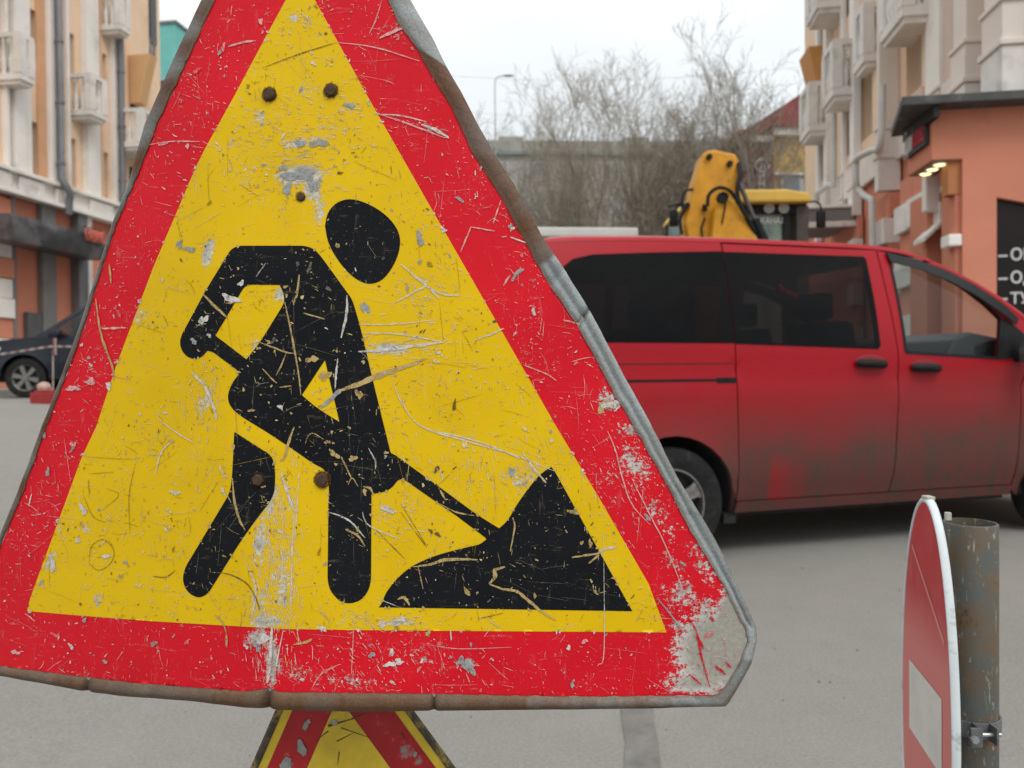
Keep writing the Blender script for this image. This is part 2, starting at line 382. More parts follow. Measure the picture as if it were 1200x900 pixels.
# ================================================================== the road works sign
Z0 = .75
def build_sign():
    th = math.radians(2); n1 = Vector((-math.sin(th), -math.cos(th), 0)); P1 = U(600, 450, Z0)
    ca, cb = hit(235, 190, P1, n1), hit(315, 830, P1, n1)
    n2 = Matrix.Rotation(-math.radians(18), 3, (ca - cb)) @ n1
    def S(x, y, off=0):
        r = ray(x, y); t1 = (P1 - CAM).dot(n1) / r.dot(n1); t2 = (ca - CAM).dot(n2) / r.dot(n2)
        t = (t1 + t2 + math.sqrt((t1 - t2) ** 2 + .006 ** 2)) / 2
        t += .0016 * noise.noise((x / 130, y / 130, 1.3)) + .0006 * noise.noise((x / 40, y / 40, 7.3))
        nn = n1 if t1 > t2 else n2
        return CAM + r * t + nn * off
    base = S(372, 700); base = Vector((base.x, base.y + .06, 0))
    sign = empty('road_sign', base, 0, 'large scratched yellow triangle sign with red border showing a worker digging', 'road sign')
    # outlines in photograph pixels (traced, then laid onto the bent plate)
    inner = [(351, -178), (362, -172), (455, 0), (467, 27), (488, 56), (509, 93), (529, 125), (555, 181), (586, 229), (613, 278), (640, 328), (677, 382), (718, 458), (750, 512), (777, 560), (810, 623),
             (850, 690), (873, 737), (876, 750), (867, 776), (850, 804), (838, 815), (760, 815), (700, 816), (600, 815), (509, 813), (420, 812), (328, 811), (316, 806), (289, 810), (220, 805), (156, 800), (98, 793), (40, 786), (0, 780),
             (-22, 775), (-36, 765), (-38, 748), (-28, 720), (0, 643), (28, 575), (55, 500), (78, 440), (100, 380), (115, 330), (136, 265), (156, 220), (185, 145), (218, 75), (252, 0), (338, -172)]
    outer = [(351, -200), (372, -192), (481, 0), (507, 45), (524, 80), (541, 109), (560, 146), (580, 182), (601, 214), (635, 277), (657, 309), (690, 362), (731, 440), (762, 496), (793, 558), (837, 630),
             (867, 692), (886, 735), (887, 749), (880, 778), (863, 808), (851, 827), (765, 829), (700, 830), (600, 831), (509, 832), (420, 833), (328, 831), (315, 829), (289, 828), (220, 820), (147, 815), (98, 809), (40, 798), (0, 791),
             (-28, 787), (-47, 776), (-50, 750), (-38, 715), (-8, 640), (20, 572), (48, 498), (71, 438), (92, 381), (109, 331), (129, 264), (147, 219), (171, 146), (203, 73), (237, 0), (326, -190)]
    # --- plate of galvanised steel
    steel = nodemat('galvanised'); m, t, b = steel
    n = noise_node(t, 40, 6, .7); n2_ = noise_node(t, 9, 5, .7)
    c = mixc(t, ramp(t, n.outputs['Fac'], .35, .65), (.27, .26, .225), (.42, .41, .365)); c = mixc(t, ramp(t, n2_.outputs['Fac'], .45, .7, 0, .6), c, (.33, .27, .17))
    t.links.new(c, b.inputs['Base Color']); setc(b, 'Roughness', .62); setc(b, 'Metallic', .15); bump(t, b, n.outputs['Fac'], .4, .002)
    galv = m
    mid = [((a[0] + b_[0]) / 2, (a[1] + b_[1]) / 2) for a, b_ in zip(inner, outer)]
    sheet('plate', [(x, y) for x, y in mid], [], lambda x, y, d: S(x, y, -.0006 - d), .0012, 22, galv, sign, world=True, flip=True)
    # --- wear field: places where the film is worn, in photograph pixels
    def wear_attr(o, V, blobs, nscale, name):
        W = np.zeros(len(V))
        for (cx, cy, rx, ry, s, ang) in blobs:
            ca_, sa_ = math.cos(math.radians(ang)), math.sin(math.radians(ang))
            dx, dy = V[:, 0] - cx, V[:, 1] - cy; a = (dx * ca_ + dy * sa_) / rx; bq = (-dx * sa_ + dy * ca_) / ry
            W = np.maximum(W, s * np.exp(-(a * a + bq * bq) ** 1.2 * .8))
        at = o.data.attributes.new(name, 'FLOAT', 'POINT'); at.data.foreach_set('value', W[:len(o.data.vertices)].astype(np.float32))
    def film(name, outline, off, step, base, dark, worn, worn2, blobs, rough=.42, holes=(), mscale=190., fleck=.70):
        V, T = tri_poly(outline, holes, step, edge=max(3, step * .6))
        o = mk(name, [S(x, y, off) for x, y in V], [tuple(int(i) for i in t)[::-1] for t in T], None, sign, True, True)
        o.data.materials.clear()
        wear_attr(o, V, blobs, 1, 'wear')
        uv = o.data.uv_layers.new(name='UVMap'); vi = np.zeros(len(o.data.loops), np.int32); o.data.loops.foreach_get('vertex_index', vi)
        uv.data.foreach_set('uv', (V[vi] / 1000.).astype(np.float32).ravel())
        m, t, b = nodemat(name + '_film')
        def nz(scale, detail, rough_, st=(1, 1, 1)): return noise_node(t, scale, detail, rough_, 'UV', st)
        a = t.nodes.new('ShaderNodeAttribute'); a.attribute_name = 'wear'
        soft = nz(7, 5, .6); mid_ = nz(38, 6, .7); fine = nz(mscale, 7, .78); streak = nz(90, 5, .75, (.35, 1.6, 1)); streak2 = nz(70, 5, .75, (1.7, .3, 1))
        col = mixc(t, ramp(t, soft.outputs['Fac'], .3, .7), base, dark)
        col = mixc(t, ramp(t, mid_.outputs['Fac'], .5, .8, 0, .25), col, dark)
        # faded haze of hairline scratches
        hz = mth(t, 'MAXIMUM', ramp(t, streak.outputs['Fac'], .60, .72, 0, .16), ramp(t, streak2.outputs['Fac'], .60, .72, 0, .13))
        col = mixc(t, hz, col, worn)
        # flecks everywhere, patches where the wear field says so
        s_ = mth(t, 'ADD', mth(t, 'ADD', mth(t, 'ADD', mth(t, 'MULTIPLY', fine.outputs['Fac'], .50), mth(t, 'MULTIPLY', streak.outputs['Fac'], .20)), mth(t, 'MULTIPLY', mid_.outputs['Fac'], .30)), mth(t, 'MULTIPLY', a.outputs['Fac'], .27))
        mask = ramp(t, s_, fleck, fleck + .025)
        spk = nz(430, 3, .6); mask = mth(t, 'MAXIMUM', mask, ramp(t, mth(t, 'ADD', mth(t, 'MULTIPLY', spk.outputs['Fac'], .75), mth(t, 'MULTIPLY', mid_.outputs['Fac'], .25)), .645, .68, 0, .8))
        wc = mixc(t, mth(t, 'MAXIMUM', ramp(t, mid_.outputs['Fac'], .54, .64, 0, .8), ramp(t, a.outputs['Fac'], .60 if name == 'red_border' else .82, .80 if name == 'red_border' else .98, 0, .85)), worn, worn2)
        wc = mixc(t, ramp(t, fine.outputs['Fac'], .36, .62), mixc(t, .35, wc, (.10, .085, .055)), wc)
        col = mixc(t, mask, col, wc)
        t.links.new(col, b.inputs['Base Color']); setc(b, 'Specular IOR Level', .08 if name == 'worker_symbol' else .16)
        t.links.new(ramp(t, mask, 0, 1, rough, .75), b.inputs['Roughness'])
        bump(t, b, mth(t, 'MULTIPLY', mask, mth(t, 'SUBTRACT', mth(t, 'MULTIPLY', fine.outputs['Fac'], .8), 1.2)), .6, .0006)
        o.data.materials.append(m); return o
    redb = [(835, 762, 52, 60, .92, 0), (858, 745, 22, 60, 1.2, 0), (815, 800, 50, 16, .8, 0), (800, 700, 34, 26, .55, 60), (775, 610, 14, 46, .52, -28), (745, 545, 20, 30, .66, -25), (735, 500, 18, 14, .58, 0), (712, 470, 12, 18, .7, 0), (824, 665, 14, 40, .55, -28), (790, 660, 10, 30, .5, -28),
            (640, 318, 10, 12, .5, 0), (306, 748, 22, 14, .7, 0), (318, 775, 8, 36, .85, 0), (345, 790, 40, 16, .45, 0), (410, 800, 45, 14, .5, 0), (500, 770, 50, 20, .35, 0), (548, 778, 10, 8, .7, 0), (430, 765, 60, 30, .28, 0), (200, 110, 40, 40, .25, 0), (240, 60, 20, 30, .25, 0),
            (150, 300, 30, 60, .22, 20), (100, 420, 40, 30, .25, 0), (60, 560, 30, 50, .2, 0), (475, 25, 16, 30, .5, 0), (500, 150, 30, 10, .45, 15), (200, 760, 120, 20, .22, 0), (60, 760, 60, 20, .18, 0), (560, 220, 40, 40, .3, 50), (700, 430, 30, 30, .25, 50), (705, 560, 26, 26, .35, 50), (780, 690, 16, 40, .4, -20)]
    film('red_border', inner, 0, 6, (.70, .0095, .021), (.60, .007, .018), (.60, .57, .54), (.335, .315, .27), redb, .40, fleck=.635)
    yel = [(352, -34), (369, 0), (397, 51), (432, 115), (503, 240), (576, 367), (652, 500), (703, 585), (760, 684), (781, 741), (640, 740), (500, 739), (400, 738), (330, 737), (300, 735), (180, 728), (90, 721), (32, 716), (36, 700), (96, 536), (113, 500), (137, 427), (180, 313), (228, 200), (240, 175), (275, 112), (309, 48), (335, 0)]
    yb = [(352, 205, 34, 13, 1.0, 0), (365, 222, 12, 16, 1.0, 0), (336, 215, 10, 20, .8, 0), (350, 168, 30, 8, .8, 0), (375, 165, 14, 8, .8, 0), (300, 140, 24, 22, .55, 0), (275, 175, 16, 20, .5, 0), (290, 205, 20, 24, .5, 0), (360, 105, 18, 16, .55, 0), (408, 125, 16, 8, .65, 0), (400, 148, 24, 12, .5, 0), (345, 20, 7, 10, .9, 0), (362, 24, 5, 6, .8, 0), (340, 35, 30, 6, .4, 0),
          (374, 250, 9, 26, .75, 0), (244, 297, 7, 22, .95, 12), (165, 372, 14, 12, .75, 0), (160, 345, 10, 20, .45, 0), (241, 470, 9, 26, .75, 25), (232, 500, 20, 16, .4, 0), (310, 405, 22, 10, .65, 20), (330, 345, 12, 14, .8, 0), (297, 400, 10, 12, .6, 0), (305, 640, 10, 40, .8, 8), (318, 590, 14, 26, .7, 10), (335, 620, 14, 70, .55, 6), (330, 690, 12, 46, .75, 4), (300, 705, 30, 20, .6, 0), (312, 728, 24, 10, .85, 0),
          (455, 410, 36, 6, .95, -4), (470, 405, 60, 14, .5, 0), (430, 365, 5, 7, .9, 0), (497, 330, 14, 8, .6, 30), (500, 345, 34, 22, .4, 0), (492, 278, 5, 10, .7, 0), (610, 560, 26, 18, .62, 20), (560, 560, 50, 30, .33, 0), (500, 620, 40, 30, .33, 0), (455, 600, 14, 8, .6, 0), (470, 730, 50, 6, .7, 0), (420, 728, 30, 8, .6, 0), (160, 460, 30, 40, .35, 0), (110, 590, 30, 50, .33, 0), (60, 655, 6, 16, .85, 20), (100, 620, 5, 6, .9, 0), (115, 700, 8, 16, .6, 0), (180, 560, 60, 60, .28, 0), (700, 690, 10, 8, .7, 30), (540, 640, 40, 20, .3, 0), (200, 650, 80, 50, .25, 0), (560, 430, 60, 50, .22, 0), (360, 60, 30, 40, .3, 0)]
    film('yellow_field', yel, .0003, 6, (.77, .500, .003), (.70, .445, .003), (.66, .62, .52), (.36, .37, .38), yb, .42, fleck=.66)
    # --- printed worker with shovel and heap
    body = [(211, 402), (213, 393), (240, 343), (264, 303), (271, 292), (280, 288), (357, 288), (368, 291.5), (376, 300), (405, 340), (413, 351), (423, 385), (436, 441), (445.5, 480), (458, 531), (463, 533), (521, 575), (559, 603), (585, 619), (595, 610), (606, 590.5), (620, 571), (633.5, 555), (646, 547), (650, 552), (741, 716),
            (444, 711.5), (448, 706), (452, 695), (463, 680), (479.5, 665), (501.5, 654), (523.5, 647), (548, 641), (562, 638), (570, 632), (569, 630), (534.5, 604), (499, 579.5), (477, 564), (471, 561), (466, 563), (460, 571), (452, 576), (441, 578), (435.5, 579), (435, 680), (432, 692), (424, 703), (410, 707.6), (398, 704.5), (387, 692), (384, 680), (385, 589), (386, 574), (383, 551),
            (367, 543), (342, 525.5), (314, 507), (283, 488), (272, 479), (267, 468), (269, 455.5), (274.5, 445.5), (280, 439), (279, 434.5), (250, 412.5), (243.5, 411), (238, 417.6), (230, 421), (221, 419), (214, 412)]
    h1 = [(253, 393), (285, 338.5), (289, 335), (294, 333.6), (328, 334), (332, 342), (334, 354), (305, 401), (289, 421), (255, 395)]
    h2 = [(381, 422), (398, 494.5), (389, 489), (378, 482), (368, 475), (354, 463)]
    head = [(381, 265), (384, 251), (392, 240), (405, 234), (420, 235), (439, 243), (455, 255), (465, 268), (469, 281), (467, 297), (460, 313), (449, 327), (436, 332.5), (423, 330), (409, 320), (395, 303), (385, 284)]
    leg = [(275, 506), (317, 533), (321.5, 541), (323, 558), (321.5, 581.5), (289, 623.6), (244, 696), (233, 701), (220, 694), (214, 680), (217, 665.6), (270, 577), (272.4, 558)]
    head = [tuple(p) for p in cr_spline(head + head[:1], 3)[:-1]]
    def round_soft(P, it=2):
        for _ in range(it):
            o = []; n_ = len(P)
            for i in range(n_):
                a, p, c = Vector(P[i - 1]), Vector(P[i]), Vector(P[(i + 1) % n_]); e, f = p - a, c - p
                if e.length > .1 and f.length > .1 and e.angle(f) < 1.0 and e.angle(f) > .05:
                    q = min(e.length, f.length) * .25; o += [tuple(p - e.normalized() * q), tuple(p + f.normalized() * q)]
                else: o.append(tuple(p))
            P = o
        return P
    body, leg, h1 = round_soft(body), round_soft(leg), round_soft(h1)
    kb = [(375, 520, 60, 50, .42, 0), (350, 440, 40, 50, .42, 0), (270, 355, 14, 10, .8, 0), (238, 375, 8, 10, .75, 0), (232, 392, 10, 14, .6, 0), (264, 325, 8, 16, .5, 10), (345, 340, 30, 30, .35, 0), (410, 630, 20, 12, .5, 0), (640, 620, 60, 60, .15, 0), (520, 660, 60, 14, .4, -8), (480, 690, 20, 12, .45, 0), (450, 545, 20, 20, .3, 0)]
    tan, tan2 = (.60, .48, .22), (.50, .42, .24)
    film('worker_symbol', body, .0006, 6, (.0075, .0085, .0105), (.011, .012, .015), tan, tan2, kb, .55, (h1, h2), fleck=.715)
    film('worker_symbol', head, .0006, 7, (.0075, .0085, .0105), (.011, .012, .015), tan, tan2, [(420, 290, 40, 40, .1, 0)], .55, fleck=.72)
    film('worker_symbol', leg, .0006, 7, (.0075, .0085, .0105), (.011, .012, .015), tan, tan2, [(300, 570, 30, 40, .35, 0)], .55, fleck=.715)
    # --- scratches and chips through the print
    bodyP = [np.array(p) for p in (body, head, leg)]
    gx, gy = np.meshgrid(np.arange(-60, 900), np.arange(-210, 840)); GP = np.c_[gx.ravel(), gy.ravel()].astype(float)
    def raster(p): return inpoly(GP, p).reshape(gx.shape)
    mk_black = (raster(body) & ~raster(h1) & ~raster(h2)) | raster(head) | raster(leg); mk_yel = raster(yel); mk_in = raster(inner)
    def look(m_, x, y):
        i, j = int(round(y)) + 210, int(round(x)) + 60
        return bool(m_[i, j]) if 0 <= i < m_.shape[0] and 0 <= j < m_.shape[1] else False
    def onblack(x, y): return look(mk_black, x, y)
    def onyellow(x, y): return look(mk_yel, x, y)
    lay = {k: MB() for k in ('white', 'tan', 'grey', 'dark', 'pink', 'red', 'rose', 'cream', 'ochre', 'ash')}
    rnd = random.Random(11)
    def stroke(pts, wd, key, off=.0009, rag=.35):
        L = lay[key]; P = cr_spline(pts, 5) if len(pts) > 2 else [Vector(pts[0]).lerp(Vector(pts[1]), k / 6) for k in range(7)]
        V = []; n = len(P)
        for i, p in enumerate(P):
            d = (P[min(i + 1, n - 1)] - P[max(i - 1, 0)]); d = d.normalized() if d.length else Vector((1, 0)); q = Vector((-d.y, d.x))
            ww = wd * .5 * (math.sin(math.pi * (i + .35) / (n - .3)) ** .45) 
            a, bq = ww * (1 + rnd.uniform(-rag, rag)), ww * (1 + rnd.uniform(-rag, rag))
            V += [S(p.x + q.x * a, p.y + q.y * a, off), S(p.x - q.x * bq, p.y - q.y * bq, off)]
        L.add(V, [(2 * i, 2 * i + 1, 2 * i + 3, 2 * i + 2) for i in range(n - 1)])
    def chip(x, y, r, key, st=1., ang=0, off=.0009, k=9):
        V = []; ca_, sa_ = math.cos(ang), math.sin(ang); ph = [rnd.uniform(0, 6.28) for _ in range(3)]
        for i in range(k):
            a = 2 * math.pi * i / k; rr = r * (1 + .28 * math.sin(a * 2 + ph[0]) + .20 * math.sin(a * 3 + ph[1]) + .16 * math.sin(a * 5 + ph[2]) + rnd.uniform(-.08, .08)); px, py = math.cos(a) * rr * st, math.sin(a) * rr
            V.append(S(x + px * ca_ - py * sa_, y + px * sa_ + py * ca_, off))
        lay[key].add([S(x, y, off)] + V, [(0, 1 + (i + 1) % k, 1 + i) for i in range(k)])
    for pts, wd, key in [
        ([(113, 350), (118, 387), (126, 412), (133, 432), (134, 446)], 3.2, 'tan'), ([(129, 310), (131, 332)], 2.4, 'tan'), ([(120, 385), (148, 384)], 3, 'pink'),
        ([(308, 80), (350, 64), (395, 50)], 1.3, 'dark'), ([(395, 50), (440, 56), (492, 72)], 1.6, 'pink'), ([(440, 132), (480, 146), (522, 162)], 2.2, 'pink'), ([(494, 146), (510, 152), (526, 162)], 4.5, 'white'), ([(440, 134), (470, 136), (500, 143)], 1.6, 'white'),
        ([(445, 45), (462, 37), (474, 33)], 4, 'pink'), ([(448, 0), (440, 25), (433, 40)], 1.5, 'pink'), ([(268, 55), (285, 50), (300, 48)], 3, 'pink'), ([(175, 170), (200, 166), (235, 166)], 1.8, 'pink'), ([(186, 170), (198, 167)], 4, 'pink'),
        ([(396, 459), (420, 450), (445, 440), (470, 431), (500, 420)], 7, 'tan'), ([(376, 478), (396, 460), (400, 458)], 6, 'grey'), ([(420, 412), (450, 410), (480, 406), (520, 401)], 4.5, 'white'), ([(424, 390), (470, 392), (520, 401)], 2, 'white'), ([(420, 380), (460, 380), (510, 375)], 1.2, 'white'),
        ([(460, 445), (470, 470), (492, 498), (540, 515), (600, 532), (650, 552)], 1.8, 'white'), ([(500, 503), (560, 517), (610, 537)], 1.4, 'white'), ([(612, 530), (625, 548), (640, 565)], 2.4, 'white'), ([(632, 556), (640, 566)], 2.6, 'tan'), ([(470, 310), (488, 325), (500, 335), (515, 350)], 3, 'white'), ([(500, 335), (520, 345), (540, 346)], 2.2, 'white'), ([(462, 355), (490, 340), (500, 335)], 2, 'white'),
        ([(573, 684), (590, 690), (606, 693), (620, 704), (634, 716), (652, 727)], 4, 'tan'), ([(573, 684), (580, 676), (580, 668), (592, 664)], 5, 'tan'), ([(598, 646), (603, 618), (601, 606)], 2.2, 'tan'), ([(484, 664), (505, 661), (520, 656), (545, 655), (560, 656)], 3.6, 'tan'), ([(490, 663), (496, 690)], 1.4, 'tan'), ([(466, 702), (474, 700), (480, 709)], 4, 'tan'), ([(670, 653), (690, 650), (704, 648)], 3, 'tan'), ([(700, 648), (712, 642), (724, 641)], 3.4, 'white'), ([(690, 660), (702, 650)], 3, 'tan'), ([(664, 598), (672, 600), (680, 602)], 5, 'tan'),
        ([(516, 574), (522, 585)], 3, 'tan'), ([(515, 590), (535, 600), (556, 604)], 2, 'tan'), ([(273, 560), (275, 585), (281, 608), (288, 621)], 3.2, 'tan'), ([(245, 670), (270, 673), (290, 684), (300, 700), (306, 720)], 1.6, 'dark'), ([(238, 344), (252, 358), (267, 373)], 3.6, 'tan'), ([(334, 354), (342, 392), (349, 430), (353, 463)], 2.4, 'tan'), ([(351, 322), (348, 345), (344, 357)], 3, 'tan'), ([(407, 346), (406, 370), (400, 396)], 3.4, 'white'), ([(396, 420), (394, 440), (393, 456)], 2.6, 'white'), ([(304, 401), (320, 407), (336, 413), (344, 414)], 2.2, 'tan'), ([(336, 413), (330, 428), (324, 440)], 2, 'tan'), ([(308, 432), (320, 445), (325, 449)], 2, 'tan'), ([(356, 367), (381, 374)], 2.2, 'tan'), ([(328, 454), (342, 452)], 1.8, 'tan'), ([(300, 325), (312, 308)], 1.6, 'grey'),
        ([(345, 500), (338, 520), (334, 535), (328, 540)], 4, 'tan'), ([(380, 515), (368, 508), (362, 510), (358, 520)], 1.5, 'tan'), ([(400, 535), (405, 545), (412, 560)], 2.4, 'tan'), ([(432, 525), (440, 540), (440, 550)], 2, 'white'), ([(408, 568), (413, 560), (420, 570)], 1.6, 'tan'), ([(386, 600), (400, 605), (412, 612), (428, 630)], 2.4, 'white'), ([(425, 600), (430, 613), (445, 622), (470, 632)], 2, 'white'), ([(405, 620), (420, 628), (428, 640)], 3, 'tan'), ([(450, 531), (456, 530)], 3, 'tan'), ([(426, 570), (434, 572), (438, 580)], 3, 'tan'),
        ([(225, 436), (242, 455), (252, 480), (254, 492)], 4, 'white'), ([(186, 490), (205, 505), (230, 520)], 1.6, 'white'), ([(183, 555), (190, 530), (204, 515)], 1.6, 'white'), ([(268, 560), (260, 552), (258, 545)], 2, 'white'), ([(330, 555), (338, 580), (346, 600)], 4, 'white'), ([(346, 580), (343, 640), (340, 720)], 1.3, 'white'), ([(351, 556), (348, 600), (345, 640)], 1.3, 'white'), ([(290, 660), (300, 690), (296, 722)], 2.4, 'white'),
        ([(332, 738), (322, 790)], 1.5, 'white'), ([(319, 730), (317, 770), (314, 800)], 4, 'white'), ([(344, 755), (360, 752), (366, 748)], 3.4, 'tan'), ([(266, 742), (262, 730), (252, 720)], 2, 'tan'), ([(266, 742), (266, 758)], 3, 'tan'), ([(398, 778), (376, 790), (365, 808)], 1.8, 'pink'), ([(415, 730), (412, 790)], 1, 'pink'), ([(528, 738), (529, 750)], 2, 'white'), ([(551, 800), (546, 788)], 1.2, 'pink'), ([(500, 755), (540, 760), (600, 758)], 1, 'pink'), ([(707, 620), (708, 760), (700, 780)], 1.1, 'white'), ([(440, 700), (470, 712)], 1, 'white'),
        ([(600, 330), (606, 320), (614, 315)], 5, 'grey'), ([(590, 335), (598, 322)], 3, 'pink'), ([(552, 266), (580, 271)], 1.8, 'pink'), ([(578, 262), (587, 235)], 1.8, 'pink'), ([(552, 266), (540, 295)], 2.2, 'pink'), ([(598, 278), (618, 285)], 1.8, 'white'), ([(557, 398), (575, 392), (590, 385)], 2.4, 'white'), ([(556, 404), (560, 395)], 1.6, 'tan'), ([(614, 428), (640, 438), (652, 446)], 1.8, 'pink'), ([(660, 375), (680, 380)], 2, 'pink'),
        ([(712, 505), (722, 530), (728, 555), (740, 590), (762, 615)], 1.8, 'pink'), ([(740, 560), (760, 600), (780, 640), (800, 690)], 1.6, 'pink'), ([(770, 700), (790, 725), (800, 740)], 2, 'grey'), ([(805, 720), (816, 740), (822, 770), (832, 805)], 2.5, 'red'), ([(816, 745), (824, 760)], 5, 'red'), ([(838, 780), (850, 790)], 4, 'red'), ([(850, 775), (856, 782)], 3, 'red'), ([(808, 790), (822, 802)], 2.4, 'red'), ([(832, 722), (836, 728)], 4, 'red'),
        ([(105, 660), (108, 640), (122, 632), (134, 645), (130, 660), (116, 668), (105, 660)], 1.3, 'ochre'), ([(98, 580), (110, 605), (125, 612)], 1.1, 'ochre'), ([(160, 540), (152, 580), (153, 625)], 1.0, 'ochre'), ([(100, 535), (130, 537), (160, 538)], .7, 'ochre'), ([(105, 555), (135, 553)], .8, 'ochre'), ([(120, 598), (140, 580), (125, 572)], .8, 'ochre'), ([(180, 675), (195, 676), (206, 668)], 1.3, 'dark'), ([(470, 590), (500, 640), (470, 600)], 1, 'dark'), ([(560, 725), (590, 718)], 1, 'dark'), ([(440, 620), (460, 640), (475, 655)], 1, 'dark')]:
        stroke(pts, wd * .85, key)
    def inside(x, y): return look(mk_in, x, y)
    cnt = 0
    while cnt < 4600:
        x, y = rnd.uniform(-10, 870), rnd.uniform(0, 812)
        if not inside(x, y): continue
        if 1.5 * noise.noise((x / 60, y / 60, 3.1)) + .9 * noise.noise((x / 20, y / 20, 6.1)) < rnd.uniform(-.55, .75): continue
        bl, ye = onblack(x, y), onyellow(x, y)
        if bl and rnd.random() < .72: continue
        cnt += 1
        ln = .8 + rnd.expovariate(1 / 1.3) if rnd.random() < .74 else 2 + rnd.expovariate(1 / 6.); ln = min(ln, 34); a = rnd.gauss(.3, .35) if rnd.random() < .45 else rnd.uniform(0, 3.14)
        if rnd.random() < .2: a = rnd.gauss(1.5, .12)
        wd = (rnd.uniform(.3, .75) if ln < 6 else rnd.uniform(.25, .6)) + (rnd.random() < .05) * .9
        bend = rnd.gauss(0, .05) * ln
        p0, p1 = (x, y), (x + math.cos(a) * ln, y + math.sin(a) * ln); pm_ = ((p0[0] + p1[0]) / 2 - math.sin(a) * bend, (p0[1] + p1[1]) / 2 + math.cos(a) * bend)
        if not inside(*p1): continue
        key = (rnd.choice(['tan', 'tan', 'ash', 'ash', 'white'])) if bl else (rnd.choice(['white', 'cream', 'cream', 'cream', 'tan', 'ochre', 'ochre', 'dark']) if ye else rnd.choice(['pink', 'rose', 'rose', 'white', 'rose']))
        stroke([p0, pm_, p1], wd, key, .00095)
    cnt = 0
    while cnt < 330:                                    # long straight hairlines
        x, y = rnd.uniform(-10, 870), rnd.uniform(0, 812); ln = rnd.uniform(10, 62); a = rnd.choice([rnd.gauss(.15, .25), rnd.gauss(1.5, .15), rnd.uniform(0, 3.14)])
        p1 = (x + math.cos(a) * ln, y + math.sin(a) * ln)
        if not inside(x, y) or not inside(*p1): continue
        cnt += 1; bl, ye = onblack(x, y), onyellow(x, y)
        if ye != onyellow(*p1) or bl != onblack(*p1): continue
        stroke([(x, y), ((x + p1[0]) / 2 + rnd.gauss(0, .5), (y + p1[1]) / 2 + rnd.gauss(0, .5)), p1], rnd.uniform(.22, .55), 'ash' if bl else rnd.choice(['cream', 'cream', 'ochre']) if ye else rnd.choice(['rose', 'rose', 'pink']), .00094, .5)
    cnt = 0
    while cnt < 900:
        x, y = rnd.uniform(-10, 870), rnd.uniform(0, 812)
        if not inside(x, y): continue
        if noise.noise((x / 50, y / 50, 9.1)) < rnd.uniform(-.3, .4): continue
        cnt += 1; bl, ye = onblack(x, y), onyellow(x, y)
        key = rnd.choice(['tan', 'ash']) if bl else (rnd.choice(['white', 'cream', 'grey', 'ochre', 'cream', 'dark']) if ye else rnd.choice(['pink', 'rose', 'rose', 'white', 'grey']))
        chip(x, y, rnd.uniform(.4, 1.1) + (rnd.random() < .09) * rnd.uniform(.5, 1.8), key, rnd.uniform(1, 2.4), rnd.uniform(0, 3.14), .00093)
    # sprays of small chips and scuffs round the worn spots
    for blobs, isy in ((yb, True), (redb, False), (kb, None)):
        for (cx, cy, rx, ry, s, an) in blobs:
            if cx > 770 and isy is False: continue
            for i in range(int(min(60, 6 + rx * ry * s / 22))):
                x, y = cx + rnd.gauss(0, rx * .75), cy + rnd.gauss(0, ry * .75)
                if not inside(x, y): continue
                bl, ye = onblack(x, y), onyellow(x, y)
                key = rnd.choice(['tan', 'tan', 'ash', 'cream']) if bl else rnd.choice(['white', 'white', 'cream', 'grey', 'tan']) if ye else rnd.choice(['pink', 'white', 'rose', 'grey'])
                if rnd.random() < .6: chip(x, y, rnd.uniform(.3, .9) + (rnd.random() < .1) * rnd.uniform(.3, 1.4), key, rnd.uniform(1, 2.2), rnd.uniform(0, 3.14), .00091 + rnd.random() * .00006)
                else:
                    a = rnd.choice([rnd.gauss(.1, .3), rnd.gauss(1.5, .2)]); ln = rnd.uniform(2, 9); stroke([(x, y), (x + math.cos(a) * ln, y + math.sin(a) * ln)], rnd.uniform(.3, .9), key, .00091 + rnd.random() * .00006)
    for (cx, cy, sx, sy, n_, am, ls, keys) in ((326, 645, 15, 62, 300, 1.52, 11, ['white', 'white', 'cream']), (318, 770, 12, 26, 70, 1.5, 9, ['white', 'pink']), (355, 190, 30, 24, 130, .05, 6, ['white', 'cream', 'grey']), (300, 165, 26, 30, 90, .4, 5, ['white', 'cream']), (385, 130, 30, 22, 80, .2, 5, ['white', 'cream']), (470, 402, 40, 16, 90, -.08, 9, ['white', 'cream']), (500, 340, 26, 18, 60, .6, 6, ['white', 'cream']), (560, 545, 60, 28, 130, 1.4, 8, ['white', 'cream']), (615, 560, 22, 18, 70, .8, 6, ['white', 'grey']), (240, 470, 12, 26, 60, 1.2, 6, ['white', 'cream']), (455, 605, 24, 20, 60, .4, 6, ['white', 'cream']), (470, 728, 50, 6, 70, .1, 5, ['white', 'cream']), (430, 775, 60, 24, 110, .9, 6, ['pink', 'white', 'rose']), (740, 545, 26, 45, 150, 1.0, 4, ['white', 'grey', 'pink']), (200, 120, 40, 60, 90, .3, 5, ['pink', 'rose'])):
        for i in range(n_):
            x, y = rnd.gauss(cx, sx), rnd.gauss(cy, sy); a = rnd.gauss(am, .16); ln = rnd.uniform(.25, 1.7) * ls; p1 = (x + math.cos(a) * ln, y + math.sin(a) * ln)
            if not inside(x, y) or not inside(*p1) or onblack(x, y) or onblack(*p1): continue
            stroke([(x, y), p1], rnd.uniform(.3, .85), rnd.choice(keys), .00090 + rnd.random() * .00008, .5)
    # chips along the print's edges
    for poly, k_ in ((body, 40), (leg, 8), (yel, 36)):
        D = densify(poly, 4)
        for i in range(k_):
            x, y = rnd.choice(D); chip(x, y, rnd.uniform(.8, 2.0), 'tan' if poly is not yel else rnd.choice(['pink', 'white']), rnd.uniform(1, 2), rnd.uniform(0, 3.14), .00097)
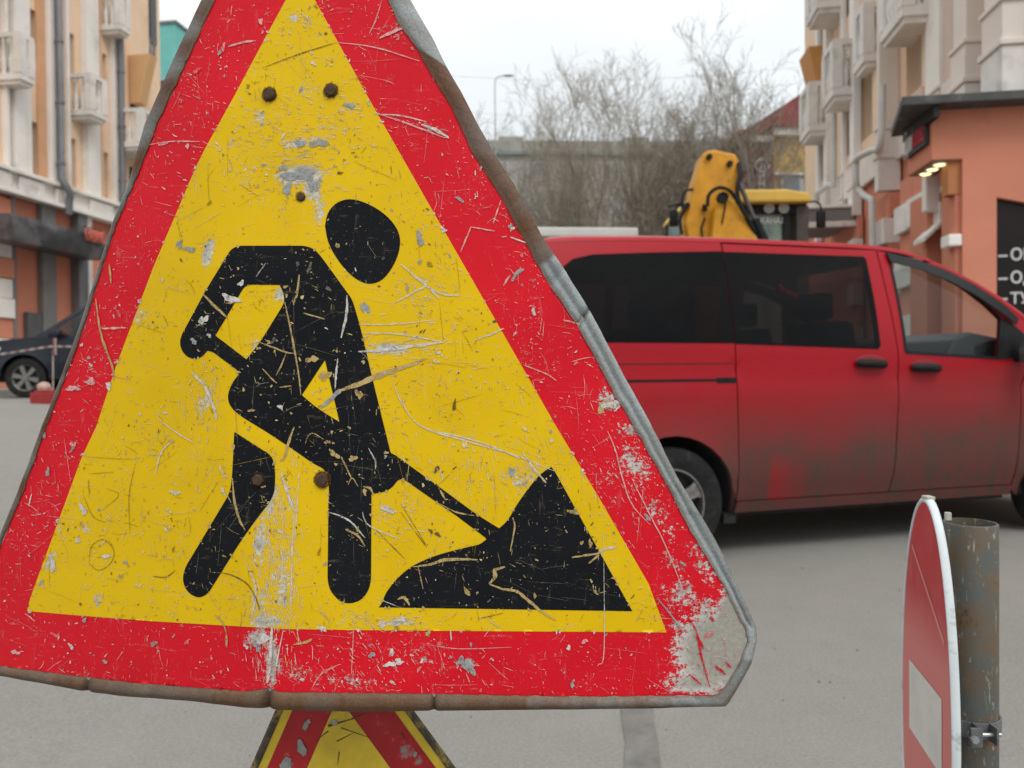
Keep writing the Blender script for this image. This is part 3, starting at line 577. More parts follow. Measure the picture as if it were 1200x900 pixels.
    for x, y, r, key, st, an in [(329, 477, 3.2, 'white', 1.2, 1.2), (381, 440, 6, 'tan', 1.5, .2), (366, 421, 5, 'tan', 1.6, 0), (421, 462, 5, 'tan', 1.3, 1.5), (392, 532, 4, 'tan', 2, .8), (414, 537, 3.5, 'tan', 2, 0), (384, 518, 3, 'tan', 1.3, 0), (271, 350, 6, 'white', 1.8, .4), (283, 332, 4, 'white', 1, 0), (239, 375, 5, 'white', 1.5, 2.2), (246, 393, 3, 'white', 1, 0), (228, 400, 3.4, 'grey', 1.5, .5), (206, 577, 3.6, 'white', 1.7, 0), (181, 754, 4, 'grey', 1, 0), (124, 775, 3, 'grey', 1, 0), (84, 757, 3, 'white', 1.4, 1), (19, 764, 3, 'pink', 2, 0), (549, 781, 7, 'grey', 1.6, 1.0), (540, 774, 5, 'grey', 1.3, 0), (457, 778, 4, 'white', 2, 2.8), (468, 775, 4, 'white', 1.6, 2.8), (436, 767, 3.4, 'grey', 1.4, 0), (378, 736, 4, 'white', 1.4, 0), (502, 742, 4, 'tan', 1, 0), (448, 731, 4, 'white', 1.8, 2.8), (470, 725, 4, 'white', 1.8, 2.8), (302, 757, 5, 'grey', 1.2, 1), (708, 476, 7, 'tan', 1.4, 2.2), (716, 474, 6, 'white', 2, 2.9), (600, 268, 3, 'white', 1.3, 1), (598, 265, 3, 'grey', 1, 0), (128, 452, 4, 'white', 1.3, 1), (86, 455, 4.5, 'pink', 1.8, .1), (107, 447, 4, 'pink', 2, 2.7), (57, 553, 3, 'grey', 2, 1.5), (86, 521, 3, 'pink', 1.3, 0), (492, 280, 5, 'grey', 2, 1.5), (492, 307, 3, 'grey', 1, 0), (428, 360, 5, 'grey', 1.6, 1.5), (350, 205, 9, 'grey', 2.2, 0), (367, 216, 7, 'grey', 1.6, 1.5), (337, 222, 5, 'grey', 2, 1.5), (332, 197, 4, 'grey', 1.5, 0), (374, 168, 6, 'grey', 2, 0), (352, 168, 4, 'grey', 2.4, 0), (258, 62, 3, 'grey', 1, 0), (410, 124, 4, 'grey', 1.6, .3), (211, 286, 4, 'grey', 1.6, 2.4), (223, 292, 4, 'grey', 2, 0), (478, 337, 2.6, 'grey', 1, 0), (600, 552, 4, 'grey', 1.6, .7), (452, 535, 2, 'white', 1, 0), (454, 596, 5, 'white', 1.6, .7), (62, 660, 5, 'white', 2, 1.4), (98, 597, 4, 'white', 1.8, 1.2), (92, 633, 3, 'white', 1.5, 0), (310, 748, 6, 'white', 1.4, 0), (505, 622, 2.4, 'dark', 1.6, .4), (513, 626, 2.4, 'dark', 2, .3)]:
        chip(x, y, r * .8, key, st, an, .001 + rnd.random() * .0001, 22)
    cols = dict(white=(.64, .60, .55), tan=(.50, .36, .15), grey=(.33, .34, .34), dark=(.16, .10, .03), pink=(.72, .40, .37), red=(.60, .012, .022), rose=(.72, .16, .16), cream=(.70, .56, .24), ochre=(.40, .25, .02), ash=(.14, .13, .10))
    for k, mbq in lay.items():
        o = mbq.build('scratch_marks', scratch_mat('scratch_' + k, cols[k]), sign, kind='stuff', world=True, fix=False)
    # --- folded rim with rust and bare zinc
    outer = [(ix + (ox - ix) * .62, iy + (oy - iy) * .62) if (ox < 150 and 200 < oy < 740) else (ox, oy) for (ix, iy), (ox, oy) in zip(inner, outer)]
    n = len(inner)
    ci = np.array(inner + inner[:1], float); co = np.array(outer + outer[:1], float)
    seg = np.r_[0, np.cumsum(np.linalg.norm(np.diff(co, axis=0), axis=1))]; NN = 620
    tt = np.linspace(0, seg[-1], NN, endpoint=False)
    I = np.c_[np.interp(tt, seg, ci[:, 0]), np.interp(tt, seg, ci[:, 1])]; O = np.c_[np.interp(tt, seg, co[:, 0]), np.interp(tt, seg, co[:, 1])]
    V = []; T = []; K = 11
    RUST, ZINC, BROWN, DARK = Vector((.100, .038, .016)), Vector((.32, .355, .355)), Vector((.125, .074, .038)), Vector((.06, .05, .04))
    for i in range(NN):
        ix, iy = I[i]; ox, oy = O[i]
        rag = 2.0 * noise.noise((ix / 13, iy / 13, 4.)) + 1.1 * noise.noise((ix / 3, iy / 3, 2.))
        dx, dy = ox - ix, oy - iy; l = math.hypot(dx, dy) or 1
        ix += dx / l * rag; iy += dy / l * rag
        wob = .55 * noise.noise((ox / 22, oy / 22, 8.))
        ox += dx / l * wob; oy += dy / l * wob
        notch = 0
        for (qx, qy, qr) in ((315, 830, 4), (103, 810, 4), (508, 832, 3), (657, 315, 4), (690, 362, 3)):
            notch = max(notch, math.exp(-((ox - qx) ** 2 + (oy - qy) ** 2) / qr ** 2))
        t_edge = False
        right = ox > 351 and oy < 735 and not (oy > 700 and ox < 800)
        bottom = oy > 775
        nz = noise.noise((ox / 35, oy / 35, 5.)); nf = noise.noise((ox / 7, oy / 7, 3.))
        if bottom: r = 1.0 + .4 * nz - (.75 if ox > 790 else .3 if ox > 620 else 0); z_ = ZINC * .72
        elif right: r = (.15 if oy < 80 else .95 if oy < 300 else .05 if oy < 700 else .12) + .5 * nz * (oy < 90) + .25 * nz; z_ = ZINC
        elif ox > 800: r = .12 + .3 * nz + (.75 if t_edge else 0); z_ = ZINC * 1.05
        else: r = .55 + .9 * nz; z_ = ZINC * .7
        r = min(1, max(0, r))
        rc = RUST.lerp(BROWN, min(1, max(0, .22 + .55 * nf + (.40 if bottom else 0))))
        for k in range(K):
            t_ = k / (K - 1)
            if t_ <= .8:
                q = t_ / .8; px, py = ix + (ox - ix) * q, iy + (oy - iy) * q
                lft = not right and not bottom and ox < 800
                hgt = (.0012 if lft else .0034 if bottom and ox < 780 else .0010 if ox > 820 else .0024) * math.sin(math.pi * min(1, q * .92)) + .0012
                if right and oy > 300: hgt -= .0024 * math.exp(-((q - .52) / .16) ** 2)
                hgt -= notch * .004
                V.append(S(px, py, hgt))
            else:
                q = (t_ - .8) / .2; V.append(S(ox - dx / l * (5 if lft else 2.5) * q, oy - dy / l * 2.5 * q, -.003 - (.005 if lft else .014) * q))
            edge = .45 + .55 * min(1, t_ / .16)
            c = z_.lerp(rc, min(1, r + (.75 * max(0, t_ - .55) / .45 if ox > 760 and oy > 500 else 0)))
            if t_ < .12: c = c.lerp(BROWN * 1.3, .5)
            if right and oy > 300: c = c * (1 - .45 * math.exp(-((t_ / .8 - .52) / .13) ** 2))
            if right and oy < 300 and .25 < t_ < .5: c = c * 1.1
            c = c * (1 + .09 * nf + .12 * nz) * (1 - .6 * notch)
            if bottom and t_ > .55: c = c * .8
            T.append((max(.01, c.x), max(.01, c.y), max(.01, c.z)))
    Fc = []
    for i in range(NN):
        j = (i + 1) % NN
        for k in range(K - 1): Fc.append((i * K + k, i * K + k + 1, j * K + k + 1, j * K + k))
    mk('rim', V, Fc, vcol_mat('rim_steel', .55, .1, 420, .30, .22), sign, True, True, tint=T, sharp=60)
    # --- bolts
    rustm = pm('rust_bolt', (.085, .045, .025), .8, .5, 300, bmp=.4); holem = pm('rust_stain', (.30, .13, .02), .8, .4, 200)
    stain = scratch_mat('rust_stain', (.22, .085, .018), .40, .62); yy_lo = lambda q: q > 400
    for (x, y, r) in ((316, 111, 8.4), (388, 106.5, 8.2), (303, 562, 9), (378, 562, 9.5), (352.5, 231, 5.5)):
        p = S(x, y); nn = n1; px = Z0 / F
        st_ = MB(); kk = 26
        for sc, of in ((.95 if x == 303 else 1.4, .00098),):
            ring_ = [S(x + math.cos(6.283 * i / kk) * r * sc * (.8 + .3 * noise.noise((x + i * .7, y, 2.))), y + math.sin(6.283 * i / kk) * r * sc * (.85 + .35 * noise.noise((x, y + i * .8, 5.))), of) for i in range(kk)]
            st_.add([S(x, y, of)] + ring_, [(0, 1 + (i + 1) % kk, 1 + i) for i in range(kk)])
        st_.build('rust_stain', stain, sign, world=True, fix=False)
        b_ = MB(); b_.lathe(p + nn * .0010, nn, [(.0, r * px * 1.0), (.0005, r * px * .98), (.0006, r * px * .9)], 22); b_.build('bolt_hole', pm('bolt_dark', (.022, .014, .010), .85, .5, 300), sign, True, world=True)
        hgt = .0032 if r > 6 else .0008
        b_ = MB(); b_.lathe(p + nn * .0008, nn, [(.0, r * px * .80), (hgt, r * px * .76), (hgt + .0005, r * px * .60), (hgt + .0006, 0)], 6 if yy_lo(y) else 14)
        b_.build('bolt', rustm, sign, False, world=True)
    # --- post, clamps and base behind it
    post_m = pm('post_steel', (.16, .15, .14), .6, .4, 20, .3, .2, (.12, .06, .03), .35, 8)
    pt = S(368, 100) ; pb = S(368, 700); ctr = Vector((pb.x + .01, pb.y + .105, 0))
    po = MB(); po.tube([ctr + Vector((0, 0, .02)), ctr + Vector((0, 0, 1.42))], .024, 20); po.build('post', post_m, sign, True, world=True)
    bs = MB(); bs.box(ctr.x - .22, ctr.x + .22, ctr.y - .02, ctr.y + .36, 0, .05); bs.box(ctr.x - .05, ctr.x + .05, ctr.y - .05, ctr.y + .05, .05, .12); bs.build('base', post_m, sign, bev=.006, world=True)
    for yy in (109, 562):
        q = S(350, yy); c_ = MB(); c_.box(ctr.x - .07, ctr.x + .05, q.y + .009, ctr.y - .0242, q.z - .018, q.z + .018)
        c_.lathe((ctr.x, ctr.y, q.z), (0, 0, 1), [(-.018, .0245), (.018, .0245), (.018, .029), (-.018, .029)], 20, True); c_.build('clamp', post_m, sign, world=True)
    return ctr
post_c = build_sign()

# ================================================================== smaller triangle sign below
def build_low_sign():
    D = post_c.y - .032                                         # plane just in front of the post
    nrm = Vector((0, -1, 0)); P = Vector((0, D, 0))
    def S(x, y, off=0): h = hit(x, y, P, nrm); return h + nrm * off
    base = Vector((S(410, 880).x, D, 0))
    sg = empty('road_sign', base, 0, 'smaller dirty triangle sign with yellow edge and red border, under the big one', 'road sign')
    # equilateral plate rolled a little; edges follow the visible lines
    apex = (384, 702); ang_l, ang_r = .435, .73
    def tri(k0, hgt, rad=.12):
        ax, ay = apex[0] + .02 * k0, apex[1] + k0 * 1.9
        L = (ax - ang_l * hgt, ay + hgt); R = (ax + ang_r * hgt, ay + hgt * .93)
        return [(ax, ay), R, L]
    def rnd_tri(T, f):
        o = []
        for i in range(3):
            p = Vector(T[i]); a = Vector(T[i - 1]); b = Vector(T[(i + 1) % 3])
            p0 = p + (a - p) * f; p1 = p + (b - p) * f
            for k in range(7):
                t_ = k / 6; o.append(tuple(p0 * (1 - t_) ** 2 + p * 2 * t_ * (1 - t_) + p1 * t_ * t_))
        return o
    H = 545
    outer = rnd_tri([(384, 702), (384 + .73 * H, 702 + H), (384 - .435 * H, 702 + H)], .07)
    def inset(px):
        # parallel inset of the triangle in pixels
        T = [Vector((384, 702)), Vector((384 + .73 * H, 702 + H)), Vector((384 - .435 * H, 702 + H))]
        c = (T[0] + T[1] + T[2]) / 3; r = 1e9
        L = []
        for i in range(3):
            a, b = T[i], T[(i + 1) % 3]; d = (b - a).normalized(); nn = Vector((-d.y, d.x))
            if (c - a).dot(nn) < 0: nn = -nn
            L.append((a + nn * px, d))
        o = []
        for i in range(3):
            p, d = L[i - 1]; q, e = L[i]; den = d.x * e.y - d.y * e.x; t_ = ((q.x - p.x) * e.y - (q.y - p.y) * e.x) / den; o.append(tuple(p + d * t_))
        return o
    dirt_shade = (.05, .045, .03)
    yl = pm('dirty_yellow', (.60, .42, .03), .5, .3, 14, c2=(.22, .17, .05), c2amt=.10, c2scale=26)
    rd = pm('dirty_red', (.36, .010, .014), .5, .3, 20, c2=(.22, .20, .18), c2amt=.1, c2scale=40)
    def lay(name, poly, off, mat): return sheet(name, poly, [], lambda x, y, d: S(x, y, off - d), 0, 30, mat, sg, world=True, flip=True, smooth=False)
    sheet('plate', outer, [], lambda x, y, d: S(x, y, -d), .004, 40, pm('plate_back', (.2, .19, .18), .6, .3, 12), sg, world=True, flip=True, smooth=False)
    lay('yellow_edge', rnd_tri(inset(4), .06), .0004, yl)
    lay('red_border', rnd_tri(inset(14), .05), .0008, rd)
    lay('yellow_field', rnd_tri(inset(57), .01), .0012, yl)
    # raised rim of dark grimy steel
    o2 = [S(x, y, 0) for x, y in densify(outer, 12)]
    r = MB(); r.tube(o2 + o2[:2], .0042, 8, cap=False); r.build('rim', pm('grimy_rim', (.075, .062, .045), .7, .5, 60, bmp=.3, c2=(.30, .22, .06), c2amt=.3, c2scale=50), sg, True, world=True)
    ch = MB(); rn = random.Random(5)
    grey = pm('bare_chip', (.25, .25, .23), .6, .4, 90)
    for x, y, rr in ((355, 877, 6), (352, 872, 5), (337, 893, 7), (332, 897, 6), (358, 850, 4), (362, 845, 3), (487, 883, 3), (392, 846, 4)):
        Vv = [S(x + math.cos(k * .7) * rr * rn.uniform(.5, 1.1), y + math.sin(k * .7) * rr * rn.uniform(.7, 1.5), .0016 + rr * .00003 + x * 1e-6) for k in range(9)]
        ch.add(Vv, [tuple(range(8, -1, -1))])
    ch.build('paint_chips', grey, sg, kind='stuff', world=True, fix=False)
    dk = MB()
    for a, b, w_ in (((385, 850), (412, 842), 3), ((412, 842), (430, 835), 2), ((395, 868), (415, 858), 1.5), ((398, 880), (396, 895), 1.5), ((385, 856), (372, 866), 1.6), ((400, 852), (440, 866), 1.2), ((470, 858), (476, 866), 1.6)):
        d = (Vector(b) - Vector(a)).normalized(); q = Vector((-d.y, d.x)) * w_ * .5
        dk.add([S(a[0] + q.x, a[1] + q.y, .0017), S(a[0] - q.x, a[1] - q.y, .0017), S(b[0] - q.x * .3, b[1] - q.y * .3, .0017), S(b[0] + q.x * .3, b[1] + q.y * .3, .0017)], [(0, 1, 2, 3)])
    dk.build('grime_marks', pm('grime', (.07, .055, .02), .8, .4, 60), sg, kind='stuff', world=True, fix=False)
build_low_sign()

# ================================================================== no entry sign on its pipe
def build_no_entry():
    PZ = 1.2
    pc = U(1137, 612, PZ); px = PZ / F
    post = empty('pipe_post', (pc.x, pc.y, 0), 0, 'rusty scratched grey steel pipe carrying the no entry sign', 'post')
    R_ = 29 * px; top = pc.z
    m, t, b = nodemat('painted_pipe')
    n1 = noise_node(t, 22, 6, .72); n2 = noise_node(t, 90, 6, .8, stretch=(1, 1, .5)); n3 = noise_node(t, 5, 4, .6); n4 = noise_node(t, 60, 5, .7, stretch=(3, 3, .35))
    c = mixc(t, ramp(t, n3.outputs['Fac'], .35, .65), (.062, .070, .068), (.098, .100, .090))
    c = mixc(t, ramp(t, n1.outputs['Fac'], .44, .58, 0, .85), c, (.125, .080, .040)); c = mixc(t, ramp(t, n1.outputs['Fac'], .62, .67), c, (.085, .036, .016))
    c = mixc(t, ramp(t, n2.outputs['Fac'], .60, .66, 0, .7), c, (.42, .42, .38)); c = mixc(t, ramp(t, n4.outputs['Fac'], .62, .66, 0, .6), c, (.38, .37, .33))
    t.links.new(c, b.inputs['Base Color']); setc(b, 'Roughness', .6); setc(b, 'Metallic', .1); bump(t, b, n1.outputs['Fac'], .35, .003)
    q = MB(); q.lathe((0, 0, 0), (0, 0, 1), [(0, R_), (top * .5, R_), (top - .002, R_), (top, R_ - .0012), (top, R_ - .0035), (top - .2, R_ - .0035)], 48)
    q.build('pipe', m, post, True)
    rings = MB(); rings.lathe((0, 0, 0), (0, 0, 1), [(-.05, .11), (.012, .11), (.012, R_ + .0005), (-.05, R_ + .0005)], 32, True)
    rings.build('footing', pm('footing_concrete', (.28, .27, .25), .9, .25, 20, bmp=.4), post, True)
    # sign plate, turned almost edge-on; its far (left) side is farther away
    zc = 1.13; c0 = U(1088, 846, zc)
    VR = 262 * zc / F                               # vertical radius
    a, bb = U(1060, 843, zc + .115), U(1115, 843, zc - .10)
    eu = (bb - a) / 2; hu = eu.length; eu = eu.normalized(); c0 = (a + bb) / 2; eu.z = 0; eu.normalize(); up = Vector((0, 0, 1)); nn = eu.cross(up).normalized()
    if nn.x > 0: nn = -nn
    sg = empty('no_entry_sign', (c0.x, c0.y, c0.z - VR), 0, 'faded red no entry disc with white bar, seen almost edge-on', 'road sign')
    def D(u, v, off=0): return c0 + eu * (u * hu) + up * (v * VR) + nn * off
    def ring(r, off, n=72): return [D(math.cos(k * 2 * math.pi / n) * r, math.sin(k * 2 * math.pi / n) * r, off) for k in range(n)]
    wht = pm('faded_white', (.62, .66, .68), .5, .12, 16, c2=(.42, .45, .46), c2amt=.15, c2scale=30)
    # faded red: deeper where the upper film is still fresh
    m, t, b = nodemat('faded_red'); tcn = t.nodes.new('ShaderNodeTexCoord'); s_ = t.nodes.new('ShaderNodeSeparateXYZ'); t.links.new(tcn.outputs['Object'], s_.inputs[0])
    nz = noise_node(t, 26, 5, .7, stretch=(1, 1, .25)); 
    f = ramp(t, mth(t, 'ADD', s_.outputs['Z'], mth(t, 'MULTIPLY', nz.outputs['Fac'], .05)), c0.z + .125, c0.z + .205)
    col = mixc(t, f, (.58, .165, .15), (.46, .028, .032)); col = mixc(t, ramp(t, nz.outputs['Fac'], .5, .75, 0, .35), col, (.58, .20, .18))
    t.links.new(col, b.inputs['Base Color']); setc(b, 'Roughness', .5)
    n = 72
    def disc(name, r0, off, mat, v=None):
        Vv = [D(0, 0, off)] + ring(r0, off, n); mk(name, Vv, [(0, 1 + i, 1 + (i + 1) % n) for i in range(n)], mat, sg, False, True)
    # rolled white edge: front lip, round, flange behind
    prof = [(.978, .0005), (.982, .0022), (.992, .0028), (1.0, .0012), (1.002, -.003), (1.0, -.0080), (.985, -.009), (.975, -.008)]
    Vv = []; Fc = []
    for (r, o) in prof: Vv += ring(r, o, n)
    for j in range(len(prof) - 1):
        for i in range(n): Fc.append((j * n + i, j * n + (i + 1) % n, (j + 1) * n + (i + 1) % n, (j + 1) * n + i))
    mk('edge_flange', Vv, Fc, wht, sg, True, True)
    # part: red face and white bar
    disc('red_face', .979, .0006, m)
    bar = [D(-.66, -.145, .0012), D(.62, -.145, .0012), D(.62, .185, .0012), D(-.66, .185, .0012)]
    mk('white_bar', bar, [(0, 1, 2, 3)], pm('bar_white', (.62, .595, .55), .55, .12, 20), sg, False, True)
    bk = [D(0, 0, -.001)] + ring(.985, -.001, n); mk('plate', bk, [(0, 1 + (i + 1) % n, 1 + i) for i in range(n)], pm('plate_back', (.2, .19, .18), .6), sg, False, True)
    # cut in the film
    sc = MB(); sc.add([D(-.55, .74, .0011), D(-.52, .75, .0011), D(.72, .44, .0011), D(.70, .42, .0011)], [(0, 1, 2, 3)]); sc.build('scratch_marks', pm('scratch_pink2', (.62, .25, .22), .7), sg, kind='stuff', world=True, fix=False)
    # joint of the flange at the top
    j = MB(); e = D(.05, 1.0, -.004); j.box(e.x - .006, e.x + .006, e.y - .004, e.y + .012, e.z - .002, e.z + .003); j.build('seam_clip', pm('clip_metal', (.45, .44, .38), .5, .2, 30), sg, bev=.001, world=True); j = MB(); e = D(.35, .955, -.012); j.box(e.x + .002, e.x + .009, e.y - .003, e.y + .004, e.z - .010, e.z + .001); j.build('lock_tab', pm('clip_metal', (.45, .44, .38), .5, .2, 30), sg, bev=.001, world=True)
    # clamp round the pipe with bolt
    steel = pm('clamp_steel', (.17, .18, .18), .5, .3, 50, .4, .2); zc_ = U(1145, 845, PZ).z
    cl = MB(); cl.lathe((pc.x, pc.y, zc_), (0, 0, 1), [(-.012, R_ + .0006), (.012, R_ + .0006), (.012, R_ + .0035), (-.012, R_ + .0035)], 40, True)
    cl.box(pc.x + .004, pc.x + .0075, pc.y - R_ - .022, pc.y - R_ + .001, zc_ - .013, zc_ + .013)
    cl.box(pc.x - .020, pc.x - .0165, pc.y - R_ - .022, pc.y - R_ + .001, zc_ - .013, zc_ + .013)
    e = D(.4, -.0, -.013); cl.box(pc.x - .034, pc.x - .0165, pc.y - R_ - .0225, pc.y - R_ - .018, zc_ - .014, zc_ + .014)
    cl.build('clamp', steel, sg, bev=.0008, world=True)
    bo = MB(); bo.tube([(pc.x - .03, pc.y - R_ - .012, zc_), (pc.x + .016, pc.y - R_ - .012, zc_)], .0028, 10); bo.tube([(pc.x - .03, pc.y - R_ - .012, zc_), (pc.x - .0235, pc.y - R_ - .012, zc_)], .0062, 6); bo.tube([(pc.x - .031, pc.y - R_ - .024, zc_), (pc.x - .031, pc.y - R_ - .030, zc_)], .0055, 6)
    bo.build('bolt', pm('bolt_zinc', (.45, .46, .47), .35, .2, 60, .6), sg, world=True)
build_no_entry()

# ================================================================== the red van
VA = math.radians(16.5)
VG = hit(775, 663, Vector((0, 0, 0)), Vector((0, 0, 1)))
VHD = Vector((math.cos(VA), math.sin(VA), 0)); VLN = Vector((-math.sin(VA), math.cos(VA), 0))
def build_van():
    van = empty('van', VG + VLN * .96, VA, 'dusty red passenger van with dark tinted windows parked across the road', 'van')
    FW = 3.05; RX = .075
    ZE = [(-.98, 1.70), (-.9, 1.77), (-.75, 1.815), (-.5, 1.84), (0, 1.862), (.5, 1.872), (1.4, 1.872), (1.62, 1.868), (1.8, 1.85), (2.0, 1.805), (2.17, 1.745), (2.35, 1.66), (2.53, 1.56), (2.75, 1.405), (2.95, 1.245), (3.05, 1.165), (3.2, 1.09), (3.5, 1.01), (3.75, .93), (3.92, .80), (3.97, .70)]
    def ze(x): return interp(x, ZE)
    def wd(x, z):
        w_ = .96
        if z > 1.16: w_ -= .150 * ((z - 1.16) / .71) ** 1.45
        if z < .50: w_ -= .055 * ((.50 - z) / .25) ** 1.6
        zc = interp(x, [(-1, 1.10), (.5, 1.088), (2.62, .975), (4, .9)])       # shoulder crease
        w_ -= .011 * sstep(zc - .10, zc + .004, z) * (1 - sstep(zc + .004, zc + .10, z)) * .9
        w_ += .008 * (1 - sstep(zc - .02, zc + .012, z)) * sstep(.45, .6, z)
        zl = interp(x, [(.4, .475), (1.62, .42), (2.6, .40)])
        w_ -= .010 * (1 - sstep(zl - .012, zl + .012, z))
        for ax in (RX, FW):                                                     # flared arches
            d = math.hypot(x - ax, z - .335); w_ += .016 * (1 - sstep(.40, .50, d)) * (z < 1)
        if x > 2.7: w_ -= .20 * ((x - 2.7) / 1.27) ** 2.6
        if x < -.65: w_ -= .045 * ((-.65 - x) / .33) ** 2
        return w_
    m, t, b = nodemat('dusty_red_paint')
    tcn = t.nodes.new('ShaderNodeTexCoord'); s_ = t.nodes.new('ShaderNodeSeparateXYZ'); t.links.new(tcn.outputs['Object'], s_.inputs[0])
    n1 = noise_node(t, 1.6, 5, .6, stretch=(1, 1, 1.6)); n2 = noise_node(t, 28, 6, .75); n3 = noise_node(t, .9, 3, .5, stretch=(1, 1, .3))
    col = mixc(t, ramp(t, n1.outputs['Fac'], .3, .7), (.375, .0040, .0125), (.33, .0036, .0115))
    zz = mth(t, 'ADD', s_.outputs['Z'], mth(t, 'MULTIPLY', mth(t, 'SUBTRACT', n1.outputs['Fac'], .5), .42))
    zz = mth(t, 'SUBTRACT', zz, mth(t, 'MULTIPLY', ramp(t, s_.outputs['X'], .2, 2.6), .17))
    dirt_shade = mth(t, 'MULTIPLY', ramp(t, zz, 1.04, .50, 0, .95), ramp(t, n2.outputs['Fac'], .25, .6, .80, 1.0))
    # wiped patch on the sliding door, as in the photo: less dust
    wx = mth(t, 'MULTIPLY', ramp(t, s_.outputs['X'], .70, .735), ramp(t, s_.outputs['X'], 1.02, .76)); wz = mth(t, 'MULTIPLY', ramp(t, s_.outputs['Z'], .62, .50), ramp(t, s_.outputs['Z'], .30, .34))
    dirt_shade = mth(t, 'MULTIPLY', dirt_shade, mth(t, 'SUBTRACT', 1., mth(t, 'MULTIPLY', mth(t, 'MULTIPLY', wx, wz), .45)))
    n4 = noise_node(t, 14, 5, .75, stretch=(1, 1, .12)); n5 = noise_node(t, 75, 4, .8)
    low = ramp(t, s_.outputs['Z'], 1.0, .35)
    dirt_shade = mth(t, 'ADD', dirt_shade, mth(t, 'MULTIPLY', low, ramp(t, n4.outputs['Fac'], .45, .70, -.10, .16)))
    dirt_shade = mth(t, 'ADD', dirt_shade, mth(t, 'MULTIPLY', low, ramp(t, n5.outputs['Fac'], .58, .66, 0, .22)))
    dirt_shade = mth(t, 'MINIMUM', dirt_shade, .97)
    dirt_shade = mth(t, 'MAXIMUM', dirt_shade, ramp(t, n2.outputs['Fac'], .35, .75, .02, .10))
    col = mixc(t, dirt_shade, col, (.070, .050, .041))  # road dirt, its colour darkened to include shade on the ground-facing lower panels
    t.links.new(col, b.inputs['Base Color']); t.links.new(ramp(t, dirt_shade, 0, .7, .30, .85), b.inputs['Roughness']); setc(b, 'Specular IOR Level', .16)
    t.links.new(ramp(t, dirt_shade, 0, .4, .16, 0), b.inputs['Coat Weight']); setc(b, 'Coat Roughness', .12)
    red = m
    blk = pm('black_trim', (.011, .011, .012), .6, .3, 20, spec=.2); rub = pm('tyre_rubber', (.019, .018, .018), .85, .35, 30, bmp=.2, spec=.2, c2=(.05, .045, .04), c2amt=.2, c2scale=12)
    alloy = pm('alloy', (.33, .32, .31), .45, .2, 12, .55, c2=(.17, .15, .13), c2amt=.35, c2scale=10); drk = pm('dark_underbody', (.02, .02, .02), .9, .3, 8)
    tint = glass_mat('tinted_glass', (.10, .066, .062), .46); clear = glass_mat('clear_glass', (.80, .84, .83), .8)
    def side(sg):
        def fn(x, z, d): return (x, sg * (wd(x, z) - d), z)
        return fn
    def topline(x0, x1, n=10, dz=0): return [(x0 + (x1 - x0) * i / n, ze(x0 + (x1 - x0) * i / n) + dz) for i in range(n + 1)]
    def arc(cx, r, a0, a1, n=14): return [(cx + r * math.cos(math.radians(a0 + (a1 - a0) * i / n)), .335 + r * math.sin(math.radians(a0 + (a1 - a0) * i / n))) for i in range(n + 1)]
    G = .004
    w1 = [(-.60, 1.265), (-.565, 1.62), (-.54, 1.69), (-.48, 1.735), (-.36, 1.765), (0, 1.79), (.4800, 1.815), (.4835, 1.262)]
    w2 = [(.4890, 1.258), (.4870, 1.812), (1.495, 1.818), (1.510, 1.80), (1.512, 1.25), (1.495, 1.228)]
    w3 = [(1.690, 1.800), (1.700, 1.225), (1.715, 1.207), (2.44, 1.168), (2.505, 1.425), (2.40, 1.52), (2.24, 1.635), (2.05, 1.727), (1.90, 1.775)]
    def shrink(poly, k):
        c = np.mean(poly, 0); return [tuple(c + (np.array(p) - c) * k) for p in poly]
    quarter = [(-.93, .42), (-.385, .42)] + arc(RX, .40, 167, 8) + [(.478, .258), (.495, .258), (.497, .6), (.487 - G, 1.257), (.484 - G, ze(.48) - .002)] + topline(.46, -.86, 12, -.002) + [(-.925, 1.5), (-.955, 1.0)]
    door = [(.505, .335), (1.598, .335), (1.606, .50), (1.625, .80), (1.640, 1.05), (1.636, 1.23), (1.612, 1.60), (1.602, 1.862), (.490, 1.862), (.491, 1.26), (.503, .6)]
    fdoor = [(1.606, .335), (2.578, .335), (2.60, .6), (2.622, .97), (2.68, 1.12), (2.76, 1.20), (2.90, 1.255), (2.75, 1.375), (2.53, 1.535), (2.35, 1.637), (2.17, 1.722), (2.0, 1.785), (1.8, 1.832), (1.612, 1.86), (1.620, 1.60), (1.644, 1.23), (1.648, 1.05), (1.633, .80), (1.614, .50)]
    fender = [(2.586, .30), (2.64, .258), (FW - .405, .258)] + arc(FW, .40, 168, 12) + [(FW + .42, .30), (3.86, .30), (3.95, .55), (3.965, .70), (3.92, .80), (3.75, .92), (3.5, 1.0), (3.2, 1.08), (3.05, 1.155), (2.96, 1.215), (2.78, 1.19), (2.69, 1.11), (2.63, .97), (2.608, .6)]
    rails = (.0)
    for sg, nm in ((-1, 'near'), (1, 'far')):
        fl_ = sg < 0; fn = side(sg); flip = not fl_
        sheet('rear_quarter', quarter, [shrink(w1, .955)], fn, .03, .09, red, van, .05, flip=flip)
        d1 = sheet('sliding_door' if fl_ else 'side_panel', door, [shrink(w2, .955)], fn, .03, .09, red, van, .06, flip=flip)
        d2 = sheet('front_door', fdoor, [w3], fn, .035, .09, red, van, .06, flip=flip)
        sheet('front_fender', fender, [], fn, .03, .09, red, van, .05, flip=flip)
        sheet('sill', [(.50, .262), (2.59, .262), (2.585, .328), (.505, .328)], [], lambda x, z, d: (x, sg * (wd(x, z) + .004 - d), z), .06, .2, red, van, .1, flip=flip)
        for wpoly in (w1, w2):
            sheet('window_pane', wpoly, [], lambda x, z, d: (x, sg * (wd(x, z) + .003 - d), z), 0, .1, tint, van, .05, flip=flip)
